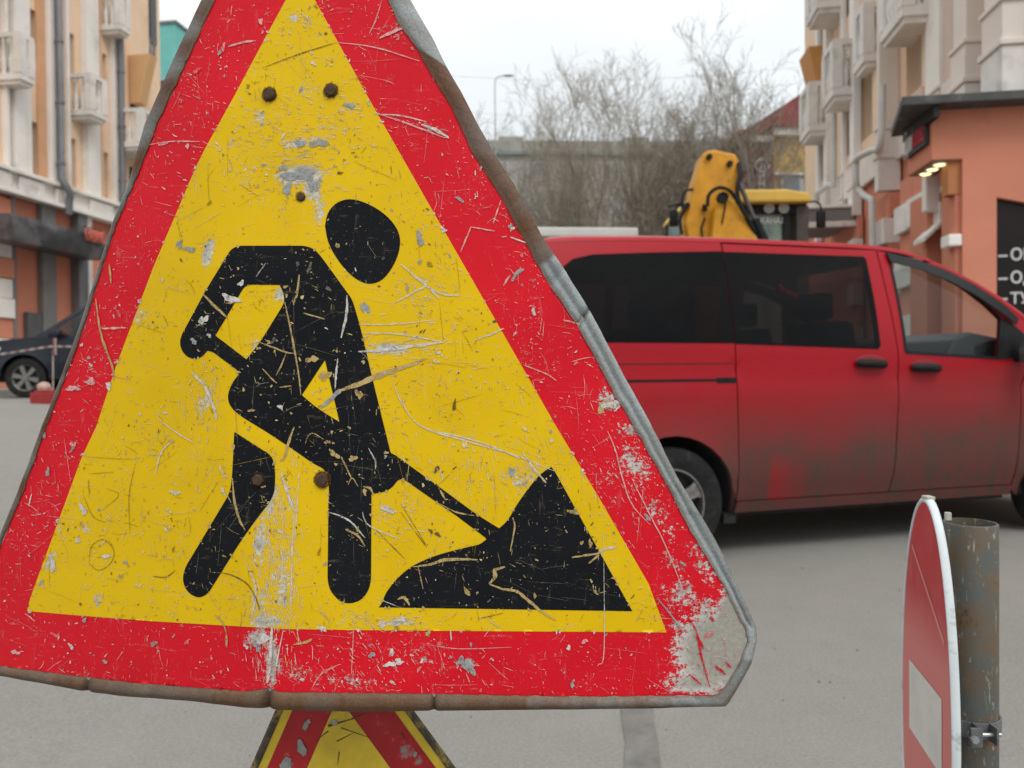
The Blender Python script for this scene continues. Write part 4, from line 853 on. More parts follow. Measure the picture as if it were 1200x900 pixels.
        for wpoly in (w1, w2):
            sheet('window_seal', wpoly, [shrink(wpoly, .958)], lambda x, z, d: (x, sg * (wd(x, z) + .0016 - d), z), 0, None, blk, van, .05, flip=flip)
        sheet('window_pane', shrink(w3, .995), [], lambda x, z, d: (x, sg * (wd(x, z) - .012 - d), z), 0, .1, clear, van, .05, flip=flip)
        # black frame, sail panel and rain visor of the front door
        sheet('window_frame', shrink(w3, 1.03), [shrink(w3, .975)], lambda x, z, d: (x, sg * (wd(x, z) + .003 - d), z), .012, None, blk, d2, .06, flip=flip)
        sheet('sail_panel', [(2.445, 1.160), (2.52, 1.43), (2.60, 1.385), (2.74, 1.275), (2.83, 1.215), (2.74, 1.175)], [], lambda x, z, d: (x, sg * (wd(x, z) + .005 - d), z), .012, None, blk, d2, .06, flip=flip)
        vis = [(1.668, 1.848), (1.9, 1.808), (2.1, 1.744), (2.3, 1.650), (2.5, 1.525), (2.62, 1.43), (2.60, 1.39), (2.5, 1.452), (2.3, 1.573), (2.1, 1.672), (1.9, 1.742), (1.70, 1.782), (1.682, 1.79)]
        sheet('rain_visor', vis, [], lambda x, z, d: (x, sg * (wd(x, z) + .026 - d + .012 * math.sin((z * 9))), z), .010, .08, pm('smoked_plastic', (.013, .012, .012), .4, .2, 5, spec=.25), d2, .06, flip=flip)
        # slide rail with its slot
        if fl_:
            r = MB(); r.box(-.60, .484, -wd(0, 1.047) - .002, -wd(0, 1.047) + .01, 1.040, 1.056); r.box(.36, .484, -wd(0, 1.047) - .0045, -wd(0, 1.047) + .01, 1.030, 1.062); r.build('slide_rail', blk, van)
            sl = MB(); sl.box(-.62, .483, -wd(0, 1.14) - .0008, -wd(0, 1.14) + .004, 1.142, 1.147); sl.build('rail_cover_line', drk, van)
        # handles: scoop and grip
        for hx, hz, dd in ((1.43, 1.136, d1), (1.845, 1.108, d2)):
            y0 = wd(hx, hz)
            sc = MB(); sc.ball((hx + .005, sg * (y0 - .006), hz + .012), (.125, .010, .050), 20, 10); sc.build('handle_scoop', pm('scoop_red', (.22, .006, .010), .45, .2, 10), dd, True)
            gr = MB(); gr.tube([(hx - .105, sg * (y0 + .006), hz + .004), (hx - .085, sg * (y0 + .024), hz + .004), (hx, sg * (y0 + .034), hz + .002), (hx + .08, sg * (y0 + .026), hz - .002), (hx + .105, sg * (y0 + .004), hz - .006)], [.018, .026, .027, .026, .020], 10); gr.build('handle', blk, dd, True)
        # mirror
        mi = MB(); y0 = wd(2.62, 1.2)
        mi.tube([(2.60, sg * (y0 - .02), 1.18), (2.60, sg * (y0 + .09), 1.20)], [.045, .035], 10); mi.build('mirror_arm', blk, d2, True)
        sh = MB(); sh.box(2.545, 2.665, sg * (y0 + .045), sg * (y0 + .26), 1.13, 1.335); sh.build('mirror', pm('mirror_shell', (.055, .058, .06), .5, .3, 15, c2=(.12, .115, .105), c2amt=.3, c2scale=9), d2, True, bev=.035)
    # roof skin
    xs = list(np.linspace(-.90, 2.02, 34)); V = []; Fc = []; K = 21
    for x in xs:
        e = ze(x); we = wd(x, e); rise = .060 * min(1, (x + 1.02) / .5)
        for k in range(K):
            a = math.pi * k / (K - 1); c_, s2 = math.cos(a), math.sin(a)
            V.append((x, -we * math.copysign(abs(c_) ** .42, c_), e + rise * s2 ** .75))
    for i in range(len(xs) - 1):
        for k in range(K - 1): a = i * K + k; Fc.append((a, a + 1, a + K + 1, a + K))
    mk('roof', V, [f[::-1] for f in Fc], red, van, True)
    # A pillars
    for sg in (-1, 1):
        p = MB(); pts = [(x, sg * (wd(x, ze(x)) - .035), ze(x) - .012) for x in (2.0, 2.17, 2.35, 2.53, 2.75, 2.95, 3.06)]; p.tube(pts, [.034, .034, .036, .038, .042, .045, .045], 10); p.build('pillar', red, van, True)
    def loft(name, rows, mat, flip=False):
        K = len(rows[0]); V = [p for r in rows for p in r]; Fc = [(i * K + k, i * K + k + 1, (i + 1) * K + k + 1, (i + 1) * K + k) for i in range(len(rows) - 1) for k in range(K - 1)]
        return mk(name, V, [f[::-1] for f in Fc] if flip else Fc, mat, van, True)
    def across(x, z, w_, bow): return [(x + bow * (1 - (k / 5 - 1) ** 2), -w_ + 2 * w_ * k / 10, z) for k in range(11)]
    loft('windscreen', [across(x, ze(x) - .01, wd(x, ze(x)) - .05, .16 * f) for x, f in ((2.02, .3), (2.3, .6), (2.6, .9), (2.98, 1.0))], clear)
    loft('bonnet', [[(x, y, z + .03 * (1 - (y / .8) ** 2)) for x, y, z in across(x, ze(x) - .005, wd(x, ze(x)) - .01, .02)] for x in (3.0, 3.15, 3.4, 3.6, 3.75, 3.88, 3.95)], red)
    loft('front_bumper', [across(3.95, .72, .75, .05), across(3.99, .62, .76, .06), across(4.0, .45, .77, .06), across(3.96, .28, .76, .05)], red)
    for sg in (-1, 1):
        h = MB(); h.ball((3.80, sg * .66, .80), (.17, .12, .10), 16, 10); h.build('headlight', pm('lamp_lens', (.5, .5, .5), .15, .1, 5), van, True)
    gr = MB(); gr.box(4.02, 4.045, -.42, .42, .60, .70); gr.build('grille', blk, van, bev=.01)
    # rear
    def rear(z): return interp(z, [(.3, -.985), (.6, -1.0), (1.0, -.965), (1.4, -.945), (1.75, -.88), (1.90, -.80)])
    tg = [(-.80, .45), (.80, .45), (.84, 1.0), (.80, 1.5), (.70, 1.84), (-.70, 1.84), (-.80, 1.5), (-.84, 1.0)]; tw = [(-.66, 1.25), (.66, 1.25), (.60, 1.74), (-.60, 1.74)]
    tgo = sheet('tailgate', tg, [tw], lambda y, z, d: (rear(z) - .012 + .06 * (y / .85) ** 2 + d, y, z), .03, .12, red, van, .08, flip=True)
    sheet('rear_window', shrink(tw, 1.03), [], lambda y, z, d: (rear(z) - .015 + .06 * (y / .85) ** 2, y, z), 0, .12, tint, van, .08, flip=True)
    bp = MB(); bp.box(-1.06, -.90, -.86, .86, .30, .46); bp.build('rear_bumper', red, van, bev=.04)
    for sg in (-1, 1):
        l = MB(); l.box(-.945, -.87, sg * .76, sg * .845, .95, 1.40); l.build('tail_light', pm('tail_lens', (.35, .01, .01), .2, .1, 10), van, bev=.02)
    # floor, wheel housings, interior
    f_ = MB(); f_.box(.52, 2.58, -.86, .86, .235, .36); f_.box(-.9, -.46, -.84, .84, .34, .46); f_.box(-.46, .46, -.62, .62, .42, .50); f_.box(2.59, FW + .8, -.56, .56, .30, .80); f_.build('floor', drk, van)
    for ax in (RX, FW):
        for sg in (-1, 1):
            hs = MB(); prof = []
            V = []; Fc = []
            for i in range(19):
                a = math.radians(-10 + 200 * i / 18)
                for y in (sg * .60, sg * (wd(ax, .7) - .028)): V.append((ax + .408 * math.cos(a), y, .335 + .408 * math.sin(a)))
            Fc = [(2 * i, 2 * i + 1, 2 * i + 3, 2 * i + 2) for i in range(18)] + [tuple(range(0, 38, 2))]
            mk('wheel_housing', V, Fc, drk, van, True)
    inn = MB(); inn.box(.5, 1.55, -.80, .80, .36, .37); inn.build('carpet', drk, van)
    sm = pm('seat_fabric', (.03, .03, .032), .9, .3, 20)
    def seat(x, y, wv=.5):
        s0 = MB(); s0.box(x, x + .48, y - wv / 2, y + wv / 2, .55, .78); s0.add(*sheet_geo([(x - .16, 1.42), (x - .05, .75), (x + .12, .75), (x - .02, 1.42)], [], lambda a, c_, d: (a, y - wv / 2 + d, c_), wv, None)); s0.box(x - .16, x - .05, y - .13, y + .13, 1.44, 1.62)
        s0.box(x + .05, x + .4, y - wv / 2 + .05, y + wv / 2 - .05, .36, .55); s0.build('seat', sm, van, bev=.03)
    for x, y, wv in ((1.55, .45, .5), (1.55, -.42, .55), (.55, .2, 1.1), (-.35, 0, 1.3)): seat(x, y, wv)
    hl = MB(); hl.box(-.8, 1.9, -.78, .78, 1.845, 1.858); hl.build('headlining', pm('headlining', (.16, .155, .15), .95, .1, 5), van)
    dash = MB(); dash.add(*sheet_geo([(2.18, .80), (2.12, 1.16), (2.20, 1.30), (2.34, 1.345), (2.62, 1.30), (2.95, 1.17), (2.98, .80)], [], lambda a, c_, d: (a, -.84 + d, c_), 1.68, None)); dash.build('dashboard', pm('dash_plastic', (.055, .06, .062), .45, .2, 8), van, bev=.02)
    sw = MB(); c_ = Vector((2.20, .42, 1.10)); ax = Vector((-.85, 0, .5)).normalized(); u = ax.orthogonal().normalized(); q = ax.cross(u)
    sw.tube([c_ + (u * math.cos(a) + q * math.sin(a)) * .185 for a in np.linspace(0, 2 * math.pi, 29)], .014, 8, False); sw.tube([c_, c_ - ax * .25], .03, 8)
    for a in (.2, 2.3, 4.4): sw.tube([c_, c_ + (u * math.cos(a) + q * math.sin(a)) * .18], .014, 6)
    sw.build('steering_wheel', blk, van, True)
    # wheels
    def wheel(x, y, sg, yaw=0):
        prof = [(-.095, .205), (-.108, .24), (-.112, .29), (-.10, .322), (-.08, .333), (.08, .333), (.10, .322), (.112, .29), (.108, .24), (.095, .205)]
        c_ = Vector((x, y, .335)); ax = Vector((math.sin(yaw) * sg * -1, sg, 0)).normalized()
        ty = MB(); ty.lathe(c_, ax, prof + [(.06, .20), (-.06, .20)], 44, True); to = ty.build('wheel', rub, van, True)
        rm = MB(); rm.lathe(c_, ax, [(.094, .207), (.100, .200), (.085, .190), (.03, .186), (.02, .10), (.02, 0)], 40); rm.build('rim_barrel', pm('rim_dark', (.035, .034, .033), .6, .3, 10), to, True)
        sp_ = MB(); u = ax.orthogonal().normalized(); q = ax.cross(u)
        for i in range(5):
            a = 2 * math.pi * i / 5 + .3; d = u * math.cos(a) + q * math.sin(a); e = ax.cross(d)
            V = []
            for r, hw, h in ((.035, .030, .070), (.10, .030, .082), (.17, .040, .090), (.202, .060, .094)):
                for s2, dh in ((-1, 0), (1, 0)): V.append(c_ + d * r + e * hw * s2 + ax * (h + dh))
                for s2 in (1, -1): V.append(c_ + d * r + e * hw * s2 * .8 + ax * (h - .03))
            Fc = []
            for j in range(3):
                o = j * 4
                for k in range(4): Fc.append((o + k, o + (k + 1) % 4, o + 4 + (k + 1) % 4, o + 4 + k))
            sp_.add(V, Fc)
        sp_.lathe(c_, ax, [(.06, .055), (.085, .052), (.092, .03), (.092, 0)], 24); sp_.lathe(c_, ax, [(.09, .196), (.099, .203), (.099, .209), (.09, .212)], 40)
        sp_.build('rim', alloy, to, True)
    for ax in (RX, FW):
        wheel(ax, -.85, -1, .0 if ax == RX else .12); wheel(ax, .85, 1, 0 if ax == RX else .12)
    un = MB(); un.box(.44, .52, -.90, -.80, .20, .26); un.build('mud_flap', drk, van)
build_van()

# ================================================================== backhoe loader behind the van
def build_backhoe():
    DB = 9.4                                            # depth of the folded boom
    yel = pm('digger_yellow', (.60, .265, .006), .5, .25, 5, c2=(.26, .12, .02), c2amt=.11, c2scale=9, bmp=.15)
    roofy = pm('digger_roof', (.68, .42, .07), .5, .12, 3)
    blk = pm('digger_black', (.011, .011, .012), .6, .3, 15, spec=.2); steel = pm('cylinder_steel', (.12, .105, .10), .4, .3, 20, .5)
    ctr = U(876, 437, DB + 1.4)
    bh = empty('backhoe_loader', (ctr.x, ctr.y, 0), 0, 'yellow backhoe loader with folded digging arm behind the red van', 'excavator')
    def W(x, y, d): return U(x, y, d)
    def plate(name, poly, d0, d1, mat, bev=.02):
        q = MB(); q.prism(poly, lambda a, c, t: W(a, c, d0) + Vector((0, t, 0)), 0, d1 - d0); return q.build(name, mat, bh, bev=bev, world=True)
    boom = [(810, 290), (803, 262), (808, 240), (812, 218), (821, 188), (823, 181), (829, 176), (838, 175), (852, 178), (862, 180), (866, 187), (865, 205), (861, 232), (858, 250), (850, 300)]
    bo = plate('boom', boom, DB, DB + .32, yel, .03)
    dip = [(833, 300), (838, 245), (846, 231), (856, 230), (866, 242), (881, 268), (900, 300)]
    plate('dipper', dip, DB - .16, DB - .02, yel, .025)
    plate('boom_lug', [(802, 300), (801, 248), (806, 236), (814, 240), (816, 300)], DB + .05, DB + .25, yel, .015)
    for (x, y, r) in ((831, 184, 3.4), (855, 192, 3.6), (847, 231.5, 6.5), (805, 241, 3.5)):
        p = W(x, y, DB - .18 if r > 6 else DB - .02); px = DB / F
        q = MB(); q.tube([p + Vector((0, .06, 0)), p + Vector((0, -.03, 0))], r * px, 8); q.build('pivot_pin', blk, bh, world=True)
    def hose(pts, d, r, name='hose', mat=blk):
        P = cr_spline([W(x, y, d + dd) for x, y, dd in pts], 6); q = MB(); q.tube(P, r, 8); q.build(name, mat, bh, True, world=True)
    hose([(829, 242, -.2), (831, 228, -.22), (842, 220, -.24), (854, 223, -.24), (862, 232, -.22), (872, 250, -.2), (884, 272, -.15)], DB, .022)
    hose([(866, 192, .0), (867, 205, -.1), (864, 220, -.15), (866, 235, -.16), (876, 255, -.14), (886, 275, -.1)], DB, .028)
    hose([(812, 222, .0), (803, 224, -.05), (799, 236, -.05), (800, 246, -.05)], DB, .016); hose([(802, 238, 0), (792, 240, .02), (783, 242, .02)], DB, .014)
    hose([(802, 246, 0), (797, 258, 0), (799, 275, 0)], DB, .02); hose([(846, 262, -.17), (850, 240, -.18), (848, 233, -.2)], DB, .010)
    hose([(826, 255, -.02), (822, 270, -.02), (826, 285, -.02)], DB, .012)
    q = MB(); q.tube([W(826, 240, DB - .03), W(826, 247, DB - .03)], .03, 8); q.build('hose_coupling', blk, bh, world=True)
    q = MB(); q.tube([W(866, 214, DB - .1), W(886, 262, DB - .1)], .028, 12); q.build('cylinder_rod', steel, bh, True, world=True)
    q = MB(); q.tube([W(884, 257, DB - .1), W(900, 292, DB - .1)], .055, 12); q.build('cylinder_barrel', blk, bh, True, world=True)
    # cab
    DC = DB + .9; zb = 1.2
    def cx(x): return W(x, 300, DC).x
    x0, x1 = cx(806), cx(945); zr = W(900, 240, DC).z; y0, y1 = DC, DC + 1.55
    roof = [(x0 - .03, zr), (x0 + .04, zr + .12), (x0 + .3, zr + .165), (x1 - .3, zr + .165), (x1 - .03, zr + .12), (x1 + .02, zr)]
    r = MB(); r.prism(roof, lambda a, c, t: (a, t, c), y0 - .15, y1 + .1); r.build('cab_roof', roofy, bh, bev=.03, world=True)
    hd = MB(); hd.box(x0, x1, y0, y0 + .1, zr - .12, zr - .002); hd.build('cab_header', blk, bh, world=True)
    for xa, xb, ya, yb in ((x0, x0 + .09, y0, y0 + .1), (x1 - .30, x1 - .22, y0, y0 + .1), (x0, x0 + .09, y1 - .1, y1), (x1 - .09, x1, y1 - .1, y1)):
        q = MB(); q.box(xa, xb, ya, yb, zb, zr - .12 if ya == y0 else zr); q.build('cab_pillar', blk, bh, world=True)
    q = MB(); q.box(x1 - .14, x1 + .02, y0 - .02, y0 + .25, zb, zr - .02); q.build('cab_side', pm('cab_side_brown', (.07, .05, .045), .5, .3, 10), bh, bev=.02, world=True)
    gl = dusty_sheen_glass('cab_glass', (.30, .42, .38), .55)
    mk('rear_window', [(x0 + .09, y0 + .05, zb), (x1 - .30, y0 + .05, zb), (x1 - .30, y0 + .05, zr - .12), (x0 + .09, y0 + .05, zr - .12)], [(0, 1, 2, 3)], gl, bh, world=True)
    mk('front_window', [(x0 + .09, y1 - .05, zb), (x1 - .09, y1 - .05, zb), (x1 - .09, y1 - .05, zr), (x0 + .09, y1 - .05, zr)], [(0, 1, 2, 3)], gl, bh, world=True)
    for xx in (x0 + .02, x1 - .02):
        mk('side_window', [(xx, y0 + .1, zb), (xx, y1 - .1, zb), (xx, y1 - .1, zr - .02), (xx, y0 + .1, zr - .02)], [(0, 1, 2, 3)], gl, bh, world=True)
    # lettering on the rear window
    M = Matrix.Translation((cx(866), y0 + .035, W(900, 262, DC).z)) @ Matrix.Rotation(math.radians(90), 4, 'X')
    text_mesh('window_lettering', 'ВОДОКАНАЛ', .115, pm('letter_white', (.75, .78, .76), .6, .05), bh, M, .002, .83, world=True)
    for xx in (900, 917):
        p = W(xx, 242, DC); q = MB(); q.lathe(p + Vector((0, .0, -.03)), (0, -1, 0), [(-.03, .03), (.0, .065), (.05, .07), (.05, 0)], 16); q.build('work_lamp', pm('lamp_grey', (.35, .33, .28), .3, .2, 10), bh, True, world=True)
    for xx, yy, dd in ((789.5, 256, DC), (962, 257, DC)):
        p = W(xx, yy, dd); q = MB(); q.box(p.x - .06, p.x + .06, p.y - .03, p.y + .03, p.z - .11, p.z + .11); q.build('mirror', blk, bh, True, bev=.03, world=True)
    hose([(948, 237, 0), (955, 236, -.02), (961, 240, -.02), (962, 247, 0)], DC, .012, 'mirror_arm'); hose([(812, 240, 0), (796, 241, 0), (790, 247, 0)], DC, .012, 'mirror_arm')
    # chassis, bonnet, wheels, rear frame, stabilisers
    cxm = (x0 + x1) / 2
    q = MB(); q.box(cxm - .55, cxm + .55, y0 - .2, y1 + 2.2, .65, zb); q.box(cxm - .42, cxm + .42, y1, y1 + 2.2, zb, 1.75); q.build('chassis', yel, bh, bev=.04, world=True)
    q = MB(); q.box(cxm - 1.1, cxm + 1.1, y0 - .42, y0 - .22, .45, 1.15); q.build('rear_frame', yel, bh, bev=.03, world=True)
    for sg in (-1, 1):
        q = MB(); q.tube([(cxm + sg * 1.0, y0 - .32, 1.7), (cxm + sg * 1.0, y0 - .32, .15)], .08, 4); q.box(cxm + sg * 1.0 - .2, cxm + sg * 1.0 + .2, y0 - .5, y0 - .14, .0, .10); q.build('stabiliser', yel, bh, world=True)
    q = MB(); q.box(W(836, 437, DB).x - .2, W(836, 437, DB).x + .2, DB, y0 - .2, .5, 1.3); q.build('swing_post', yel, bh, bev=.03, world=True)
    q = MB(); q.prism([(820, 300), (854, 300), (850, 470), (822, 470)], lambda a, c, t: W(a, c, DB) + Vector((0, t, 0)), .03, .29); q.build('boom_foot', yel, bh, world=True)
    rub = MATS['tyre_rubber']
    for sg in (-1, 1):
        for yy, R_ in ((y0 + .4, .70), (y1 + 1.7, .52)):
            q = MB(); q.lathe((cxm + sg * .88, yy, R_), (sg, 0, 0), [(-.2, R_ * .55), (-.22, R_ * .8), (-.18, R_ * .97), (0, R_), (.18, R_ * .97), (.22, R_ * .8), (.2, R_ * .55), (.05, R_ * .5), (.05, 0)], 36); w_ = q.build('wheel', rub, bh, True, world=True)
            q = MB(); q.lathe((cxm + sg * .88, yy, R_), (sg, 0, 0), [(.06, 0), (.06, R_ * .3), (.16, R_ * .52), (.2, R_ * .56)], 32); q.build('rim', yel, w_, True)
    q = MB(); q.prism([(y1 + 2.6, .1), (y1 + 3.3, .1), (y1 + 2.7, .9), (y1 + 2.5, .9)], lambda a, c, t: (t, a, c), cxm - 1.1, cxm + 1.1); q.build('front_bucket', yel, bh, world=True)
    for sg in (-1, 1):
        q = MB(); q.tube([(cxm + sg * .6, y1 + .3, 1.4), (cxm + sg * .6, y1 + 1.8, 1.2), (cxm + sg * .6, y1 + 2.55, .6)], .09, 6); q.build('loader_arm', yel, bh, world=True)
build_backhoe()

# ================================================================== dark SUV, tape, barrier foot
def build_suv():
    D = 15.1; g = U(30, 467, D); gz = terrain(g.x, g.y)
    rz = math.radians(180 + 4)
    suv = empty('suv', (g.x + .0, g.y + .80, gz), rz, 'dark navy SUV with alloy wheels parked facing left at the kerb', 'car')
    # local: +x forward (left in the picture), front axle at x=0; +y is its left side, towards the camera
    FWx, RWx, R_ = 0., -2.75, .385
    TOP = [(-3.75, 1.0), (-3.70, 1.65), (-3.5, 1.80), (-2.5, 1.86), (-1.5, 1.85), (-1.05, 1.78), (-.62, 1.48), (-.22, 1.20), (-.05, 1.17), (.4, 1.12), (.72, 1.04), (.88, .85), (.92, .5)]
    def top(x): return interp(x, TOP)
    def wd(x, z):
        w_ = .93 - (.20 * ((z - 1.1) / .75) ** 1.3 if z > 1.1 else 0) - (.03 if z < .55 else 0)
        for ax in (FWx, RWx): w_ += .03 * (1 - sstep(.44, .60, math.hypot(x - ax, z - R_))) * (z < 1.05)
        if x > .3: w_ -= .22 * ((x - .3) / .62) ** 2.2
        return w_
    paint = pm('navy_paint', (.006, .009, .017), .28, .3, 2, coat=.25, spec=.4, c2=(.014, .015, .018), c2amt=.15, c2scale=3); blk = MATS['black_trim']
    gls = glass_mat('suv_glass', (.5, .52, .52))
    def arc(cx, r, a0, a1, n=12): return [(cx + r * math.cos(math.radians(a0 + (a1 - a0) * i / n)), R_ + r * math.sin(math.radians(a0 + (a1 - a0) * i / n))) for i in range(n + 1)]
    belt = 1.14
    low = [(-3.72, .42), (RWx - .46, .42)] + arc(RWx, .45, 172, 8) + [(RWx + .46, .36), (-.46, .36)] + arc(0, .45, 176, 8) + [(.46, .42), (.86, .42), (.91, .62), (.86, .86), (.70, 1.03), (.4, 1.105), (-.05, 1.15), (-.22, 1.16), (-1.5, belt), (-3.70, belt)]
    win = [(-.42, 1.20), (-.72, 1.45), (-1.10, 1.72), (-1.5, 1.78), (-3.2, 1.76), (-3.4, 1.22)]
    green = [(-.22, 1.162), (-.62, 1.46), (-1.05, 1.765), (-1.5, 1.835), (-2.5, 1.845), (-3.5, 1.785), (-3.70, 1.60), (-3.70, belt + .004), (-1.5, belt + .004)]
    for sg in (1, -1):
        fn = lambda x, z, d: (x, sg * (wd(x, z) - d), z)
        sheet('body_side', low, [], fn, .04, .15, paint, suv, .1, flip=sg < 0 or False)
        sheet('greenhouse', green, [win], fn, .04, .2, paint, suv, .1, flip=sg < 0)
        sheet('side_window', win, [], lambda x, z, d: (x, sg * (wd(x, z) - .012), z), 0, .2, gls, suv, .1, flip=sg < 0)
        for x in (-1.55, -2.6):
            q = MB(); q.box(x - .04, x + .04, sg * (wd(x, 1.5) - .03), sg * (wd(x, 1.5) - .004), 1.15, 1.8); q.build('door_pillar', blk, suv)
        for x in (-.62, -1.58, -2.55):
            q = MB(); q.box(x - .005, x + .005, sg * (wd(x, .8) - .002), sg * (wd(x, .8) + .001), .45, 1.13); q.build('door_gap', blk, suv)
        q = MB(); q.ball((.50, sg * .845, .94), (.20, .085, .085), 14, 8); q.build('headlight', pm('lens_white', (.62, .62, .62), .12, .1, 6), suv, True)
        q = MB(); q.box(-.72, -.52, sg * (wd(-.6, 1.15) + .02), sg * (wd(-.6, 1.15) + .22), 1.14, 1.30); q.build('mirror', paint, suv, True, bev=.04)
        q = MB(); q.box(-.66, -.58, sg * (wd(-.6, 1.15) - .04), sg * (wd(-.6, 1.15) + .05), 1.15, 1.19); q.build('mirror_arm', blk, suv)
    def rows(name, xs, mat, inset=0., lift=0.):
        V = []; K = 9
        for x in xs:
            z = top(x); w_ = wd(x, z) - inset
            V += [(x, -w_ + 2 * w_ * k / (K - 1), z + lift + .035 * (1 - (2 * k / (K - 1) - 1) ** 2)) for k in range(K)]
        mk(name, V, [(i * K + k, i * K + k + 1, (i + 1) * K + k + 1, (i + 1) * K + k) for i in range(len(xs) - 1) for k in range(K - 1)], mat, suv, True)
    rows('bonnet', [-.1, .1, .3, .5, .72, .80, .88, .92], paint, 0, -.02); rows('windscreen', [-1.02, -.8, -.62, -.4, -.2], gls, .03, -.012); rows('roof', [-3.72, -3.6, -3.5, -3, -2.5, -1.5, -1.2, -1.0], paint, 0, -.015)
    q = MB(); q.box(-3.4, .7, -.62, .62, .30, .62); q.build('underbody', MATS['dark_underbody'], suv)
    q = MB(); q.box(.80, .98, -.72, .72, .36, .60); q.build('front_bumper', paint, suv, bev=.05); q = MB(); q.box(.86, .93, -.45, .45, .62, .86); q.build('grille', blk, suv)
    q = MB(); q.add([(-3.75, -.90, .42), (-3.75, .90, .42), (-3.75, .90, 1.12), (-3.75, -.90, 1.12), (-3.69, -.74, 1.74), (-3.69, .74, 1.74), (-3.68, -.90, .42), (-3.68, .90, .42), (-3.68, .90, 1.12), (-3.68, -.90, 1.12), (-3.62, -.74, 1.74), (-3.62, .74, 1.74)], [(0, 1, 2, 3), (3, 2, 5, 4), (7, 6, 9, 8), (8, 9, 10, 11), (0, 6, 7, 1), (1, 7, 8, 2), (2, 8, 11, 5), (4, 5, 11, 10), (3, 4, 10, 9), (0, 3, 9, 6)]); q.build('tailgate', paint, suv)
    q = MB(); q.add([(-3.752, -.78, 1.16), (-3.752, .78, 1.16), (-3.702, .66, 1.66), (-3.702, -.66, 1.66)], [(0, 1, 2, 3)]); q.build('rear_window', pm('suv_rear_glass', (.01, .011, .012), .1, .2), suv); q = MB(); q.box(-1.6, -.9, -.7, .7, .62, 1.35); q.build('seats', MATS['seat_fabric'], suv, bev=.1)
    q = MB(); q.box(-.62, -.2, -.75, .75, .7, 1.13); q.build('dashboard', blk, suv, bev=.03)
    al = pm('alloy_grey', (.22, .21, .19), .45, .2, 9, .5); rub = MATS['tyre_rubber']
    for ax in (FWx, RWx):
        for sg in (1, -1):
            c_ = Vector((ax, sg * .80, R_)); a_ = Vector((0, sg, 0))
            q = MB(); q.lathe(c_, a_, [(-.11, .25), (-.12, .32), (-.10, .375), (.10, .375), (.12, .33), (.11, .25), (.05, .245), (.04, 0)], 32); w_ = q.build('wheel', rub, suv, True)
            q = MB(); q.lathe(c_, a_, [(.10, .25), (.108, .245), (.10, .235), (.05, .23)], 32)
            for i in range(6):
                an = i * math.pi / 3 + .2; d = Vector((math.cos(an), 0, math.sin(an))); e = Vector((-d.z, 0, d.x))
                V = [c_ + d * r + e * h * s2 + a_ * .10 for r, h in ((.03, .028), (.24, .045)) for s2 in (-1, 1)] + [c_ + d * r + e * h * s2 + a_ * .05 for r, h in ((.03, .028), (.24, .045)) for s2 in (-1, 1)]
                q.add(V, [(0, 1, 3, 2), (0, 2, 6, 4), (1, 5, 7, 3)])
            q.lathe(c_, a_, [(.05, .06), (.11, .055), (.11, 0)], 16); q.build('rim', al, w_, True)
    # plastic barrier foot with a stick, tape
    p = U(52, 476, 12.3); pz = terrain(p.x, p.y)
    bf = empty('road_barrier', (p.x, p.y, pz), 0, 'red plastic barrier foot with a pale stone on it, holding a stick', 'barrier')
    red = pm('barrier_red', (.30, .020, .022), .6, .25, 10); st = pm('pale_stone', (.50, .33, .27), .85, .3, 12, bmp=.4)
    zt = U(52, 457, 12.3).z - pz
    q = MB(); q.box(-.13, .28, -.16, .16, -.02, .17); q.box(-.09, .24, -.12, .12, .17, .20); q.build('foot', red, bf, bev=.02)
    q = MB(); q.ball((.0, 0, .25), (.11, .09, .085), 8, 6); q.build('stone', st, bf)
    q = MB(); q.tube([(.14, 0, .1), (.15, 0, 1.02)], .010, 8); q.build('stick', pm('stick_paint', (.22, .03, .03), .7, .4, 8, c2=(.45, .4, .36), c2amt=.5, c2scale=4), bf, True)
    tp = MB()
    a, b, c_, d = U(-60, 421, 12.6), U(0, 415, 12.45), U(52, 407, 12.32), U(65, 406, 12.25)
    P = [a, b, c_, d, U(85, 406, 12.2), U(112, 405, 12.1)]
    m, t, bb = nodemat('striped_tape'); tcn = t.nodes.new('ShaderNodeTexCoord'); wv = t.nodes.new('ShaderNodeTexWave'); wv.inputs['Scale'].default_value = 1.9; wv.bands_direction = 'X'; t.links.new(tcn.outputs['Object'], wv.inputs['Vector'])
    t.links.new(mixc(t, ramp(t, wv.outputs['Fac'], .45, .55), (.22, .10, .095), (.34, .31, .29)), bb.inputs['Base Color'])
    V = []
    PP = cr_spline(P, 8)
    for i, p_ in enumerate(PP): V += [p_ + Vector((0, .004 * math.sin(i), .015)), p_ + Vector((0, -.004 * math.sin(i * 1.7), -.015))]
    o = mk('barrier_tape', V, [(2 * i, 2 * i + 1, 2 * i + 3, 2 * i + 2) for i in range(len(PP) - 1)], m); tag(o, 'red and white striped barrier tape strung in front of the dark SUV', 'tape')
    q = MB(); k = U(65, 406, 12.2); q.box(k.x - .013, k.x + .013, k.y - .01, k.y + .01, k.z - .13, k.z + .13)
    q.build('tape_knot', pm('tape_knot', (.40, .27, .23), .7, .3, 30), o)
build_suv()

